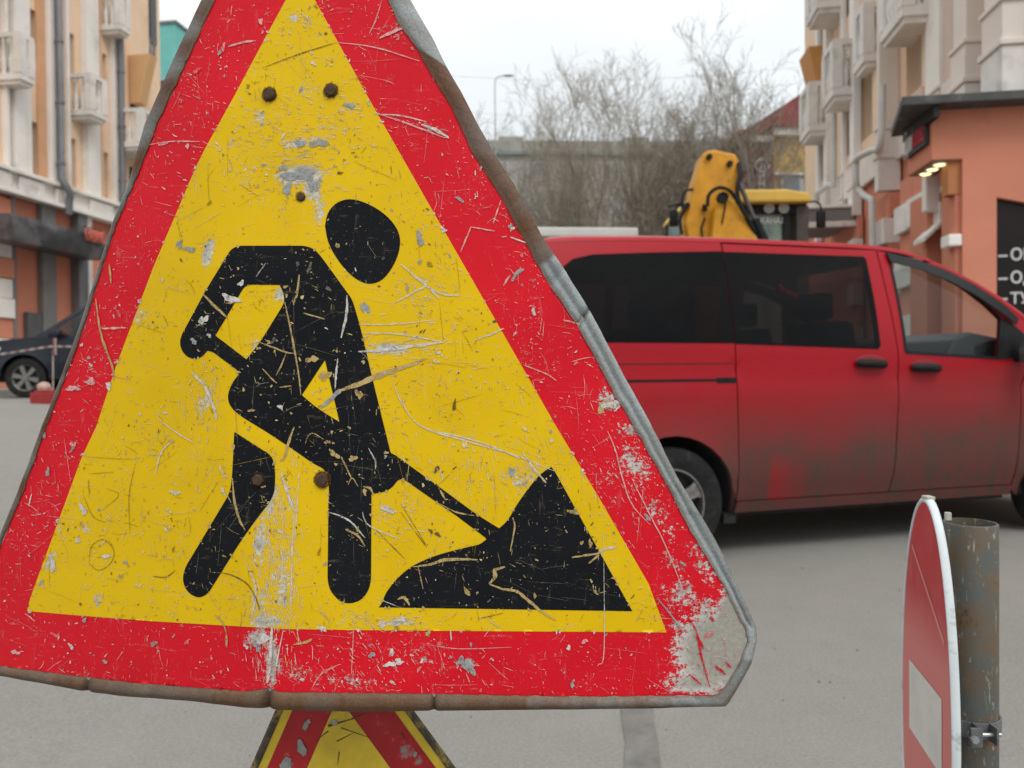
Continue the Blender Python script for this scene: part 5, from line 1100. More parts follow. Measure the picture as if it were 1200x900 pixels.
# ================================================================== left apartment house
def M_left(): return math.atan2(-SD.y, -SD.x)
PE = pm('peach_plaster', (.82, .59, .41), .9, .10, .8, bmp=.15, c2=(.70, .50, .35), c2amt=.15, c2scale=.7)
WH = pm('white_stucco', (.80, .755, .705), .9, .08, .9, bmp=.15, c2=(.62, .58, .535), c2amt=.2, c2scale=.6)
ORR = pm('orange_reveal', (.66, .36, .20), .9, .12, 1.2)
COR = pm('coral_plaster', (.60, .225, .14), .9, .10, .8, bmp=.15, c2=(.52, .195, .12), c2amt=.15, c2scale=.8)
GRY = pm('grey_panel', (.20, .19, .185), .8, .2, 2)
PIPE = pm('zinc_pipe', (.19, .19, .20), .5, .25, 3, .3, stretch=(1, 1, .4))
PANE = pm('dark_pane', (.035, .038, .042), .08, .3, 1.2, spec=.6)
FRM = pm('window_frame_white', (.48, .47, .45), .6, .12, 4)
CONC = pm('balcony_stucco', (.72, .675, .625), .9, .14, 2.5, bmp=.2, c2=(.50, .465, .43), c2amt=.18, c2scale=1.3)

def window(B, s0, s1, z0, z1, X, o0, mull=True):
    """frame (part) and panes (sub-parts); X maps street distance to local x"""
    f = MB(); a, b = X(s0), X(s1); a, b = min(a, b), max(a, b); w_ = .07
    f.box(a, a + w_, o0 - .06, o0, z0, z1); f.box(b - w_, b, o0 - .06, o0, z0, z1); f.box(a + w_, b - w_, o0 - .06, o0, z0, z0 + w_); f.box(a + w_, b - w_, o0 - .06, o0, z1 - w_, z1)
    if mull:
        c = (a + b) / 2; f.box(c - .03, c + .03, o0 - .055, o0 - .002, z0 + w_, z1 - w_); f.box(a + w_, b - w_, o0 - .05, o0 - .006, z1 - .55, z1 - .50)
    fo = f.build('window', FRM, B)
    mk('pane', [(a + .02, o0 - .04, z0 + .02), (b - .02, o0 - .04, z0 + .02), (b - .02, o0 - .04, z1 - .02), (a + .02, o0 - .04, z1 - .02)], [(0, 1, 2, 3)], PANE, fo)
BAL_MESH = {}
def baluster_mesh(h):
    q = MB(); q.lathe((0, 0, 0), (0, 0, 1), [(0, .06), (.06 * h, .06), (.08 * h, .04), (.25 * h, .075), (.4 * h, .07), (.6 * h, .035), (.85 * h, .035), (.9 * h, .06), (h, .06)], 8)
    me = bpy.data.meshes.new('baluster'); me.from_pydata(q.v, [], q.f); me.shade_smooth(); me.materials.append(CONC); return me
def balcony(B, s0, s1, X, prot, zb, h=1.05, closed=True):
    a, b = sorted((X(s0), X(s1)))
    q = MB(); q.box(a, b, 0, prot, zb - .16, zb); q.box(a + .05, b - .05, 0, prot - .05, zb - .26, zb - .16); sl = q.build('balcony', CONC, B)
    q = MB(); t_ = .11
    q.box(a, b, prot - t_, prot, zb + h - .12, zb + h); q.box(a, a + t_, 0, prot - t_, zb + h - .12, zb + h); q.box(b - t_, b, 0, prot - t_, zb + h - .12, zb + h); q.build('handrail', CONC, sl)
    for x in (a, b - .2):
        q = MB(); q.box(x - .01, x + .21, prot - .2, prot + .01, zb, zb + h - .12); q.build('corner_post', CONC, sl)
    hh = h - .12
    if hh not in BAL_MESH: BAL_MESH[hh] = baluster_mesh(hh)
    n = max(2, int((b - a - .4) / .17)); pos = [(a + .2 + (b - a - .4) * (i + .5) / n, prot - .09) for i in range(n)]
    m_ = max(2, int((prot - .25) / .16)); pos += [(x, .05 + (prot - .25) * (i + .5) / m_) for i in range(m_) for x in (a + .08, b - .08)]
    for x, y in pos:
        o = bpy.data.objects.new('baluster', BAL_MESH[hh]); COL.objects.link(o); o.parent = sl; o.location = (x, y, zb)

def build_left():
    org = -SN * LW; X = lambda s: -s
    gz = .55
    B = empty('apartment_building', (org.x, org.y, gz), M_left(), 'peach and white apartment house with balconies and drainpipes along the left pavement', 'building')
    Z = lambda z: z - gz
    sA, sB = 14.0, fl(150, 100)[0]                       # first house ends at the drainpipe
    zc = fl(30, 208)[1]                                   # string course
    zt = 19.0
    # bays: windows taken from the photograph
    bays = [(17.0, 17.9), (fl(33, 100)[0] + .05, fl(44, 100)[0]), (fl(79, 100)[0] - .02, fl(88, 100)[0]), (fl(114, 100)[0] + .25, fl(122, 100)[0] + .15)]
    rows = []
    z2 = fl(80, 33)[1]; z1 = fl(40, 143)[1]; st = 3.05
    zw = [(zc + .15, z1), (zc + .15 + st, z1 + st), (zc + .15 + 2 * st, z1 + 2 * st), (zc + .15 + 3 * st, z1 + 3 * st)]
    holes = []; wins = []
    for s0, s1 in bays:
        for a, b in zw:
            if b < zt - .3: holes.append([(X(s1), Z(a)), (X(s0), Z(a)), (X(s0), Z(b)), (X(s1), Z(b))]); wins.append((s0, s1, Z(a), Z(b)))
    outer = [(X(sB), Z(zc - .6)), (X(sA), Z(zc - .6)), (X(sA), Z(zt)), (X(sB), Z(zt))]
    sheet('wall', outer, holes, lambda a, c, d: (a, -d, c), .35, None, PE, B, flip=True, smooth=False)
    for w_ in wins: window(B, *w_, X, -.2)
    # coloured reveals between pilasters (orange piers), pilasters
    for x0, x1, o in ((1, 5, .16), (10, 22, .20), (22.5, 33, .10), (52.5, 65, .18), (75.5, 79, .10), (95, 104, .22), (104.5, 113, .12), (128, 136, .18)):
        a, b = fl(x0, 100)[0], fl(x1, 100)[0]; q = MB(); q.box(X(a), X(b), .002, o, Z(zc + .08), Z(zt)); q.build('pilaster', WH, B, bev=.015)
    for x0, x1 in ((42, 52), (113.5, 127.5)):
        a, b = fl(x0, 100)[0], fl(x1, 100)[0]; q = MB(); q.box(X(a), X(b), .002, .05, Z(zc + .08), Z(zt)) if x0 == 42 else q.box(X(a), X(a) - .14, .002, .05, Z(zc + .08), Z(zt)); q.build('pier', ORR, B)
    # string course and parapet blocks
    for i, (z0, z1_, o) in enumerate(((zc - .62, zc - .50, .34), (zc - .50, zc - .04, .14), (zc - .04, zc + .07, .30))):
        q = MB(); q.box(X(sA), X(sB), .003 if i else .003, o, Z(z0), Z(z1_)); q.build('string_course', WH, B, bev=.02)
    for x0, x1 in ((-20, 5), (14, 44), (58, 76), (98, 124), (130, 138)):
        a, b = fl(x0, 220)[0], fl(x1, 235)[0]; q = MB(); q.box(X(a), X(b), .14, .24, Z(zc - .47), Z(zc - .08)); q.build('parapet_block', CONC, B, bev=.02)
    # balconies
    pr = .68
    def bs(x, y): return fl(x, y, pr)
    for xn, xf, yb in ((24, 41, 90), (107, 126, 132)):
        s0, z_ = bs(xn, yb); s1 = bs(xf, yb)[0]; balcony(B, s0, s1, X, pr, Z(z_) + .12)
    s0, z_ = bs(141, 32); balcony(B, s0, bs(153, 36)[0], X, pr, Z(z_) + .12)
    s0, z_ = bs(-30, 60); balcony(B, s0 - .2, s0 + 1.2, X, pr, Z(z_) + 3.2)
    # drainpipes with elbows
    for xp, yb in ((70, 212), (142, 230)):
        s_, _ = fl(xp, 100, .3); q = MB(); zb = fl(xp, yb)[1]
        pts = [(X(s_), .30, Z(zt)), (X(s_), .30, Z(zb)), (X(s_ + .03), .42, Z(zb - .22)), (X(s_ + .15), .46, Z(zb - .42)), (X(s_ + .18), .40, Z(zb - .62)), (X(s_ + .18), .36, Z(zb - 1.0))] if xp == 70 else [(X(s_), .30, Z(zt)), (X(s_), .30, 0)]
        q.tube(pts, .10, 12); q.build('drainpipe', PIPE, B, True)
        for zz in np.arange(Z(zb) + .4, Z(zt), 1.7):
            q = MB(); q.lathe((X(s_), .30, zz), (0, 0, 1), [(-.04, .102), (.04, .102), (.04, .118), (-.04, .118)], 14, True); q.build('pipe_collar', PIPE, B)
    # ground floor: coral shop front, grey piers, white rusticated corner
    zg = Z(zc - .62)
    q = MB(); q.box(X(sA), X(sB), -.35, -.05, 0, zg); q.build('shop_wall', COR, B)
    a, b = fl(-30, 330)[0], fl(11, 330)[0]
    zz = 0.; k = 0
    while zz < zg - .3:
        q = MB(); q.box(X(a), X(b), -.04, .16 if k % 2 == 0 else .10, zz, min(zg, zz + .52) - .02); q.build('quoin', WH if k % 3 else COR, B, bev=.015); zz += .52; k += 1
    for x0, x1, o, mt in ((11.5, 15, .12, GRY), (46, 62, .12, GRY), (85, 96, .22, PIPE), (96.5, 104, .14, WH)):
        a, b = fl(x0, 330)[0], fl(x1, 330)[0]; q = MB(); q.box(X(a), X(b), -.04, o, 0, zg); q.build('shop_pier', mt, B, bev=.01)
    q = MB(); a, b = fl(29, 375)[0], fl(46, 375)[0]; q.box(X(a), X(b), -.04, .10, Z(fl(30, 392)[1]) - .5, Z(fl(30, 366)[1])); q.build('notice_board', pm('notice_grey', (.10, .10, .10), .4, .3, 4), B, bev=.01)
    # small door and lower window hidden behind the sign
    # black fascia awning with bent sheet metal
    AW = pm('black_fascia', (.045, .044, .046), .45, .4, 2.0, c2=(.12, .11, .115), c2amt=.5, c2scale=1.1)
    ao = 1.0; s0, zb = fl(13, 281, ao); s1 = fl(128, 291, ao)[0]; zt_ = fl(13, 250, ao)[1]
    V = []; nS = 26
    for i in range(nS + 1):
        s_ = s0 + (s1 - s0) * i / nS; w1 = .05 * noise.noise((s_ * 1.6, 0, 0)); w2 = .07 * noise.noise((s_ * 1.3, 5, 0))
        V += [(X(s_), .05, Z(zt_) + .05), (X(s_), ao + w1, Z(zt_) + w2), (X(s_), ao + .06 + w2, Z((zt_ + zb) / 2) + w1), (X(s_), ao + w1 * .5, Z(zb)), (X(s_), .05, Z(zb) + .05)]
    Fc = [(i * 5 + k, (i + 1) * 5 + k, (i + 1) * 5 + k + 1, i * 5 + k + 1) for i in range(nS) for k in range(4)] + [(0, 1, 2, 3, 4), tuple(range(nS * 5 + 4, nS * 5 - 1, -1))]
    aw = mk('awning', V, Fc, AW, B, True, sharp=30)
    # red letters on the fascia end
    sL, zL = fl(100, 281, ao + .12); sR = fl(124, 290, ao + .12)[0]
    M = Matrix.Translation((X(sL), ao + .13, Z(zL))) @ Matrix.Rotation(math.radians(180), 4, 'Z') @ Matrix.Rotation(math.radians(90), 4, 'X')
    text_mesh('shop_lettering', 'ITALIANO', .48, pm('sign_red', (.62, .15, .11), .5, .1), aw, M, .02, abs(sR - sL) / 2.25)
    q = MB()
    for i in range(5):
        a = X(sL + (sR - sL) * (.0 + i * .24)); q = MB(); q.tube([(a, ao * .4, Z(zt_)), (a, ao, Z(zt_) + .20), (a, ao + .05, Z(zt_) - .05)], .018, 6); q.build('awning_bracket', AW, aw)
    # second wing: peach, with flower balcony, beyond the pipe
    s2, s3 = sB + .005, fl(189, 60)[0]
    q = MB(); q.box(X(s2), X(s3), -.4, -.05, 0, Z(zt)); q.build('wing_wall', PE, B)
    a, b = fl(176, 30)[0], fl(183, 30)[0]; q = MB(); q.box(X(a), X(b), -.05, .02, Z(fl(180, 52)[1]), Z(fl(180, -30)[1])); q.build('window', PANE, B)
    # slanted bay (orange underside) and balustrade balcony
    pr2 = 1.0
    s0, z_ = fl(166, 128, pr2); s1 = s0 + 2.6
    balcony(B, s0, s1, X, pr2, Z(fl(160, 162, pr2)[1]), 1.05)
    sb0, sb1 = fl(152, 100)[0], fl(160, 100)[0]; zb0, zb1 = fl(160, 125)[1], fl(160, 70)[1]
    q = MB(); q.add([(X(sb0), -.04, Z(zb0)), (X(sb1), -.04, Z(zb0)), (X(sb0), -.04, Z(zb1)), (X(sb1), -.04, Z(zb1)), (X(sb0), .75, Z(zb1)), (X(sb1), .75, Z(zb1)), (X(sb0), .35, Z(zb0)), (X(sb1), .35, Z(zb0))], [(0, 2, 4, 6), (1, 7, 5, 3), (6, 4, 5, 7), (2, 3, 5, 4), (0, 6, 7, 1)]); q.build('slanted_bay', pm('orange_bay', (.70, .42, .21), .9, .1, 1), B)
    q = MB()
    for i in range(9): q.tube([(X(sb0 + (sb1 - sb0) * i / 8), .7, Z(zb1)), (X(sb0 + (sb1 - sb0) * i / 8) + .05 * math.sin(i * 3), .7 + .04 * math.cos(i * 5), Z(zb1) + .55)], .014, 5)
    q.build('bay_railing', GRY, B, kind='stuff')
    q = MB(); s_ = fl(152, 110)[0]; q.box(X(s_ + .1), X(s_ + .5), -.05, .01, Z(fl(152, 126)[1]), Z(fl(152, 96)[1])); q.build('window', PANE, B)
    q = MB(); s_ = fl(151, 200)[0]; q.box(X(s_ + .1), X(s_ + .9), -.05, .01, Z(fl(152, 240)[1]), Z(fl(152, 195)[1])); q.build('window', PANE, B)
    q = MB(); q.box(X(sA), X(s3), -6, -.41, 0, Z(15.0)); q.build('house_block', PE, B)
    # teal house end behind
    p = U(197, 60, 48); q = MB()
    T = empty('teal_building', (p.x, p.y, .7), math.radians(-8), 'narrow turquoise house end rising behind the peach apartment house', 'building')
    q.box(-1.2, .5, 0, 8, 0, U(197, 28, 48).z - .7); q.build('wall', pm('teal_plaster', (.16, .47, .43), .85, .12, 1, c2=(.20, .52, .48), c2amt=.2), T)
    q = MB(); q.box(-1.3, .6, -.1, 8.1, U(197, 28, 48).z - .7, U(197, 27, 48).z - .6); q.build('roof', GRY, T)
    for zz in range(2, 19, 3):
        for yy in (1.2, 3.6, 6.0):
            q = MB(); q.box(.50, .53, yy, yy + 1.1, zz, zz + 1.5); f_ = q.build('window', FRM, T); q = MB(); q.box(.531, .54, yy + .08, yy + 1.02, zz + .08, zz + 1.42); q.build('pane', PANE, f_)
        q = MB(); q.box(-.9, .1, -.03, -.001, zz, zz + 1.5); f_ = q.build('window', FRM, T); q = MB(); q.box(-.82, .02, -.045, -.031, zz + .08, zz + 1.42); q.build('pane', PANE, f_)
build_left()

# ================================================================== right apartment house and shop porch
def build_right():
    org = SN * RW; ang = math.atan2(SD.y, SD.x)
    B = empty('apartment_building', (org.x, org.y, 0), ang, 'beige apartment house with pilasters and stucco balconies beside the coral porch', 'building')
    X = lambda s: s
    BG = pm('beige_stucco', (.70, .62, .56), .9, .08, .8, bmp=.15, c2=(.60, .525, .47), c2amt=.15, c2scale=.7)
    PK = pm('pink_beige', (.60, .47, .405), .9, .08, 1.2)
    s0, s1 = 9.75, fr(943, 60)[0]; zt = 18.5; zl = fr(1035, 165)[1]
    bays = [(fr(1080, 60)[0], fr(1062, 60)[0]), (fr(1022, 60, 0)[0], fr(1008, 60)[0]), (fr(996, 60)[0], fr(985, 60)[0]), (fr(972, 60)[0], fr(962, 60)[0])]
    holes = []; wins = []
    for a, b in bays:
        for k in range(4):
            z0 = zl + .35 + 3.05 * k; z1 = z0 + 1.9
            if z1 < zt: holes.append([(a, z0), (b, z0), (b, z1), (a, z1)]); wins.append((a, b, z0, z1))
    sheet('wall', [(s0, zl), (s1, zl), (s1, zt), (s0, zt)], holes, lambda a, c, d: (a, -d, c), .35, None, PE, B, flip=True, smooth=False)
    for w_ in wins: window(B, *w_, X, -.22)
    q = MB(); q.box(s0, s1, -.35, -.04, 0, zl - .004); q.build('ground_floor_wall', COR, B)
    q = MB(); q.box(s0 + .02, s1 - .02, -7, -.36, 0, zt - .2); q.build('house_block', PE, B)
    # pilasters: outer near corner by pixel, protrusion, length along the street
    def pil(xc, prot, ln, z0, z1, mat, name='pilaster', y=100):
        s = fr(xc, y, prot)[0]; q = MB(); q.box(s, s + ln, .002, prot, z0, z1); return q.build(name, mat, B, bev=.012)
    P_ = [(1176, .50, .50, BG), (1132, .42, .42, BG), (1100, .10, .55, WH), (1030, .36, .14, BG), (1000, .16, .30, WH), (987, .10, .2, WH), (968, .16, .30, WH), (958, .10, .25, WH)]
    for x, pr, ln, mt in P_:
        pil(x, pr, ln, zl + .0, zt, mt)
        # stepped base ledges and pedestal
        s = fr(x, 100, pr)[0]
        q = MB(); q.box(s - .05, s + ln + .05, .003, pr + .05, zl - .06, zl - .003); q.build('ledge', BG, B, bev=.015)
        q = MB(); q.box(s - .02, s + ln + .02, .003, pr + .02, zl - .50, zl - .063); q.build('pedestal', BG, B)
        q = MB(); q.box(s - .06, s + ln + .06, .003, pr + .06, zl - .58, zl - .503); q.build('ledge', BG, B, bev=.015)
        q = MB(); q.box(s - .03, s + ln + .03, .003, pr + .03, zl - 1.15, zl - .583); q.build('pedestal', CONC, B, bev=.01)
    # pinkish recess panels
    for xa, xb in ((1119, 1100), (1083, 1060), (1055, 1032)):
        a, b = fr(xa, 100)[0], fr(xb, 100)[0]; q = MB(); q.box(a, b, .002, .035, zl, zt if xa != 1083 else zl + .3); q.build('recess_panel', PK, B)
    # string course between floors
    q = MB(); q.box(s0, s1, .002, .09, zl - .62, zl - .02); q.build('string_course', BG, B, bev=.02)
    # rusticated quoins on the ground floor
    for x, pr, ln in ((1090, .40, 1.0), (1062, .36, .6), (1035, .30, .7), (1000, .2, .5)):
        s = fr(x, 260, pr)[0]; z = zl - 1.17; k = 0
        while z > .3:
            h = .46; big = k % 2 == 1
            q = MB(); q.box(s, s + ln, .001, pr if big else pr - .10, z - h, z - .01); q.build('quoin', CONC if big else COR, B, bev=.012); z -= h; k += 1
    # balconies
    for xn, yb, pr, ln in ((948, 150, .55, 1.0), (976, 108, .55, .9), (1012, 68, .26, .7), (957, 6, .62, 1.0), (1057, 14, .50, 1.1)):
        sa, z_ = fr(xn, yb, pr); balcony(B, sa, sa + ln, X, pr, z_ + .10, 1.0)
    # slanted orange underside on the far balcony
    sa = fr(966, 70)[0]; q = MB(); z0, z1 = fr(960, 104, .1)[1], fr(960, 55, .1)[1]
    q.add([(sa, .0, z0), (sa + .9, 0, z0), (sa, .0, z1), (sa + .9, 0, z1), (sa, .36, z1), (sa + .9, .40, z1), (sa, .16, z0), (sa + .9, .16, z0)], [(0, 2, 4, 6), (1, 7, 5, 3), (6, 4, 5, 7), (2, 3, 5, 4), (0, 6, 7, 1)]); q.build('slanted_bay', pm('orange_bay2', (.56, .27, .09), .9, .1, 1), B)
    # white drainpipes
    WP = pm('white_pipe', (.55, .53, .49), .5, .12, 3)
    def px(x, y, o): s, z = fr(x, y, o); return (s, o, z)
    for pts in ([(1034, 100, .42), (1032, 168, .42), (1022, 176, .45), (1006, 184, .55), (1003, 192, .55), (1003, 212, .55), (1006, 222, .5), (1014, 230, .45), (1021, 234, .42), (1022, 242, .42), (1023, 300, .42)], [(977, 100, .2), (977, 210, .22), (972, 216, .3), (960, 225, .4), (957, 232, .4), (957, 262, .4)]):
        q = MB(); q.tube(cr_spline([px(*p) for p in pts], 4), .062, 12); q.build('drainpipe', WP, B, True)
    # grey canopy over a shop further on
    sa = fr(1009, 250)[0]; zc1, zc0 = fr(1009, 243)[1], fr(1009, 258)[1]
    q = MB(); q.box(sa, sa + 2.2, .10, 1.12, zc0, zc1); q.build('shop_canopy', GRY, B, bev=.02)
    q = MB(); q.box(sa - .05, sa + 2.2, .10, 1.2, zc1 + .003, zc1 + .07); q.build('canopy_flashing', WH, B, bev=.02)
    q = MB(); q.box(sa - .03, sa + .05, .10, 1.12, zc0 - .12, zc0 - .003); q.build('canopy_edge', CONC, B, bev=.01)
    # ------------------------------------------------ coral porch
    p0 = hit(1092, 128, SD * 9.84, SD); u0 = RW - p0.dot(SN)                       # how far the porch stands out
    P = empty('shop_porch', (org.x, org.y, 0), ang, 'coral shop porch with dark flat roof, lit ceiling lamps and arched window', 'building')
    sN, sF = 9.84, 10.62
    def nx(x, y): h = hit(x, y, SD * sN, SD); return RW - h.dot(SN), h.z           # pixel -> (out from facade, z) on the near face
    oT, zT = nx(1092, 120); oS, zS = nx(1128, 187); oB = nx(1115, 260)[0]; zR = nx(1100, 122)[1]; zS2 = nx(1092, 187)[1]
    wl, wt = nx(1168, 231); wr = -1.6
    arch = [(wl, .9), (wl, wt)] + [(wl + (wr - wl) * k / 8, wt - .20 * (wl - wr) * k / 8 - .10 * ((wl - wr) * k / 8) ** 2) for k in range(1, 9)] + [(wr, .9)]
    face = [(oS, .0), (-2.2, .0), (-2.2, zR), (oT, zR), (oT, zS2), (oS, zS2)]
    sheet('front_wall', face, [arch], lambda o, z, d: (sN + d, o, z), .25, None, COR, P, smooth=False)
    q = MB(); q.box(sN + .251, sF, oS + .002, oT, zS2 + .001, zR); q.build('overhang', COR, P)
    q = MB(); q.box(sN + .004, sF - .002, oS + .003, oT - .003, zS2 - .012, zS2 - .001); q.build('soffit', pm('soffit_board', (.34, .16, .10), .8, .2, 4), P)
    q = MB(); q.box(sN + .26, sN + .62, oS - .25, oS - .005, 0, zS2 - .013); q.build('side_wall', COR, P)
    q = MB(); q.box(sN + .252, sN + 1.6, oS - 1.6, oS - .30, 0, .1); q.build('floor', GRY, P)
    # stepped pier below the overhang
    q = MB(); z_a = nx(1130, 226)[1]; q.box(sN + .05, sN + .249, oS + .001, nx(1113, 226)[0], z_a, zS2 - .013); q.build('pier', pm('ochre_pier', (.46, .19, .075), .85, .15, 2), P)
    q = MB(); q.box(sN + .06, sN + .24, oS + .0015, nx(1122, 300)[0], 0, z_a - .003); q.build('pier', COR, P)
    q = MB(); za, zb = nx(1120, 288)[1], nx(1120, 274)[1]; q.box(sN + .0, sN + .25, oS + .002, nx(1112, 280)[0], za, zb); q.build('pier_cap', WH, P, bev=.02)
    # arched window: dark pane with lettering
    dp = pm('shop_pane_dark', (.014, .0085, .0075), .25, .3, 1.5, spec=.25)
    mk('window_pane', [(sN + .08, wl + .0, .9), (sN + .08, wr, .9), (sN + .08, wr, wt), (sN + .08, wl, wt)], [(0, 1, 2, 3)], dp, P)
    lw = pm('letter_white2', (.55, .55, .54), .6, .05)
    for txt, yb, ht in (('ОПТИКА', 304, 13), ('ОДЕЖДА', 331, 13), ('ТУРЫ', 355, 12)):
        o_, z_ = nx(1187, yb); M = Matrix(((0, 0, -1, sN + .07), (-1, 0, 0, o_), (0, 1, 0, z_), (0, 0, 0, 1)))
        text_mesh('window_lettering', txt, ht * 1.40 * 9.7 / F, lw, P, M, .004, .95, .004)
        a, b = nx(1173, yb - 5), nx(1184, yb - 5); q = MB(); q.box(sN + .066, sN + .074, a[0], b[0], a[1] - .012, a[1] + .012); q.build('dash_mark', lw, P)
    # roof slab
    RF = pm('bitumen_roof', (.075, .074, .072), .8, .3, 4, bmp=.3, c2=(.15, .145, .14), c2amt=.2, c2scale=5)
    def rp(x, y, s): h = hit(x, y, SD * s, SD); return (s, RW - h.dot(SN), h.z)
    a = rp(1057, 113, 9.55); c = rp(1044, 152, 10.95)
    V = [a, (9.55, -2.4, a[2] + .02), (10.95, -.02, c[2] + .12), c]; V2 = [(v[0], v[1], v[2] - .10) for v in V]
    q = MB(); q.add(V + V2, [(0, 1, 2, 3), (7, 6, 5, 4), (0, 4, 5, 1), (1, 5, 6, 2), (2, 6, 7, 3), (3, 7, 4, 0)]); q.build('roof', RF, P, bev=.01)
    q = MB(); q.box(9.60, 10.6, oT + .004, oT + .07, zR - .22, zR - .02); q.build('eave_board', pm('eave_black', (.012, .012, .012), .7, .2), P)
    # shop sign on the street side of the overhang
    def sp_(x, y): h = hit(x, y, SN * (RW - oT - .06), SN); return h.dot(SD), h.z
    SB = pm('sign_box_dark', (.02, .022, .022), .5, .2)
    sA, zA = sp_(1091, 172); sC, zC = sp_(1062, 186)
    q = MB(); q.box(sN + .06, sF - .05, oT + .005, oT + .055, zS2 + .20, zS2 + .55); q.build('shop_sign', SB, P)
    def txt(body, s, z, size, mat, sq): return text_mesh('shop_lettering', body, size, mat, P, Matrix(((-1, 0, 0, s), (0, 0, 1, oT + .06), (0, 1, 0, z), (0, 0, 0, 1))), .01, sq)
    txt('Дом', sF - .06, zS2 + .24, .38, lw, .36); txt('Колбас', sF - .33, zS2 + .25, .36, pm('letter_red', (.45, .02, .04), .5, .1), .30)
    txt('ш', sN + .38, zS2 + .58, .34, lw, .6)
    # lit lamps in the soffit
    em = bpy.data.materials.new('lamp_glow'); em.use_nodes = True; t = em.node_tree; t.nodes.clear(); e = t.nodes.new('ShaderNodeEmission'); e.inputs[0].default_value = (1, .86, .42, 1); e.inputs[1].default_value = 2.4; o = t.nodes.new('ShaderNodeOutputMaterial'); t.links.new(e.outputs[0], o.inputs[0])
    for k in range(3):
        s_ = sN + .14 + k * .22; oc = (oS + oT) / 2 + .03
        q = MB(); q.lathe((s_, oc, zS2 - .013), (0, 0, -1), [(0, .085), (.02, .085), (.02, .068)], 20); l = q.build('ceiling_lamp', pm('lamp_ring', (.6, .58, .5), .4), P)
        q = MB(); q.lathe((s_, oc, zS2 - .030), (0, 0, -1), [(0, .066), (.012, .05), (.016, 0)], 20); q.build('lamp_glass', em, l, True)
    # white box and slanted canopy by the door
    def rq(x, y, s): h = hit(x, y, SD * s, SD); return RW - h.dot(SN), h.z
    a, b = rq(1085, 247, 10.8), rq(1102, 204, 10.8); q = MB(); q.box(10.8, 10.95, b[0], a[0], a[1], b[1]); q.build('wall_box', WH, P, bev=.02)
    a, b = rq(1100, 266, 10.8), rq(1104, 236, 10.8); q = MB(); q.box(10.78, 10.99, b[0] - .12, a[0], a[1], b[1]); q.build('wall_box', WH, P, bev=.02)
    a, b = rq(1082, 283, 10.75), rq(1104, 262, 10.75); q = MB(); q.add([(10.7, a[0], a[1]), (10.7, b[0], b[1]), (11.1, b[0], b[1]), (11.1, a[0], a[1]), (10.7, a[0], a[1] + .05), (10.7, b[0], b[1] + .05), (11.1, b[0], b[1] + .05), (11.1, a[0], a[1] + .05)], [(0, 1, 2, 3), (4, 7, 6, 5), (0, 4, 5, 1), (1, 5, 6, 2), (2, 6, 7, 3), (3, 7, 4, 0)]); q.build('door_canopy', CONC, P)
    q = MB(); q.box(10.99, 11.6, .3, 1.0, 0, 3.4); q.build('inner_wall', COR, P)
    return
build_right()

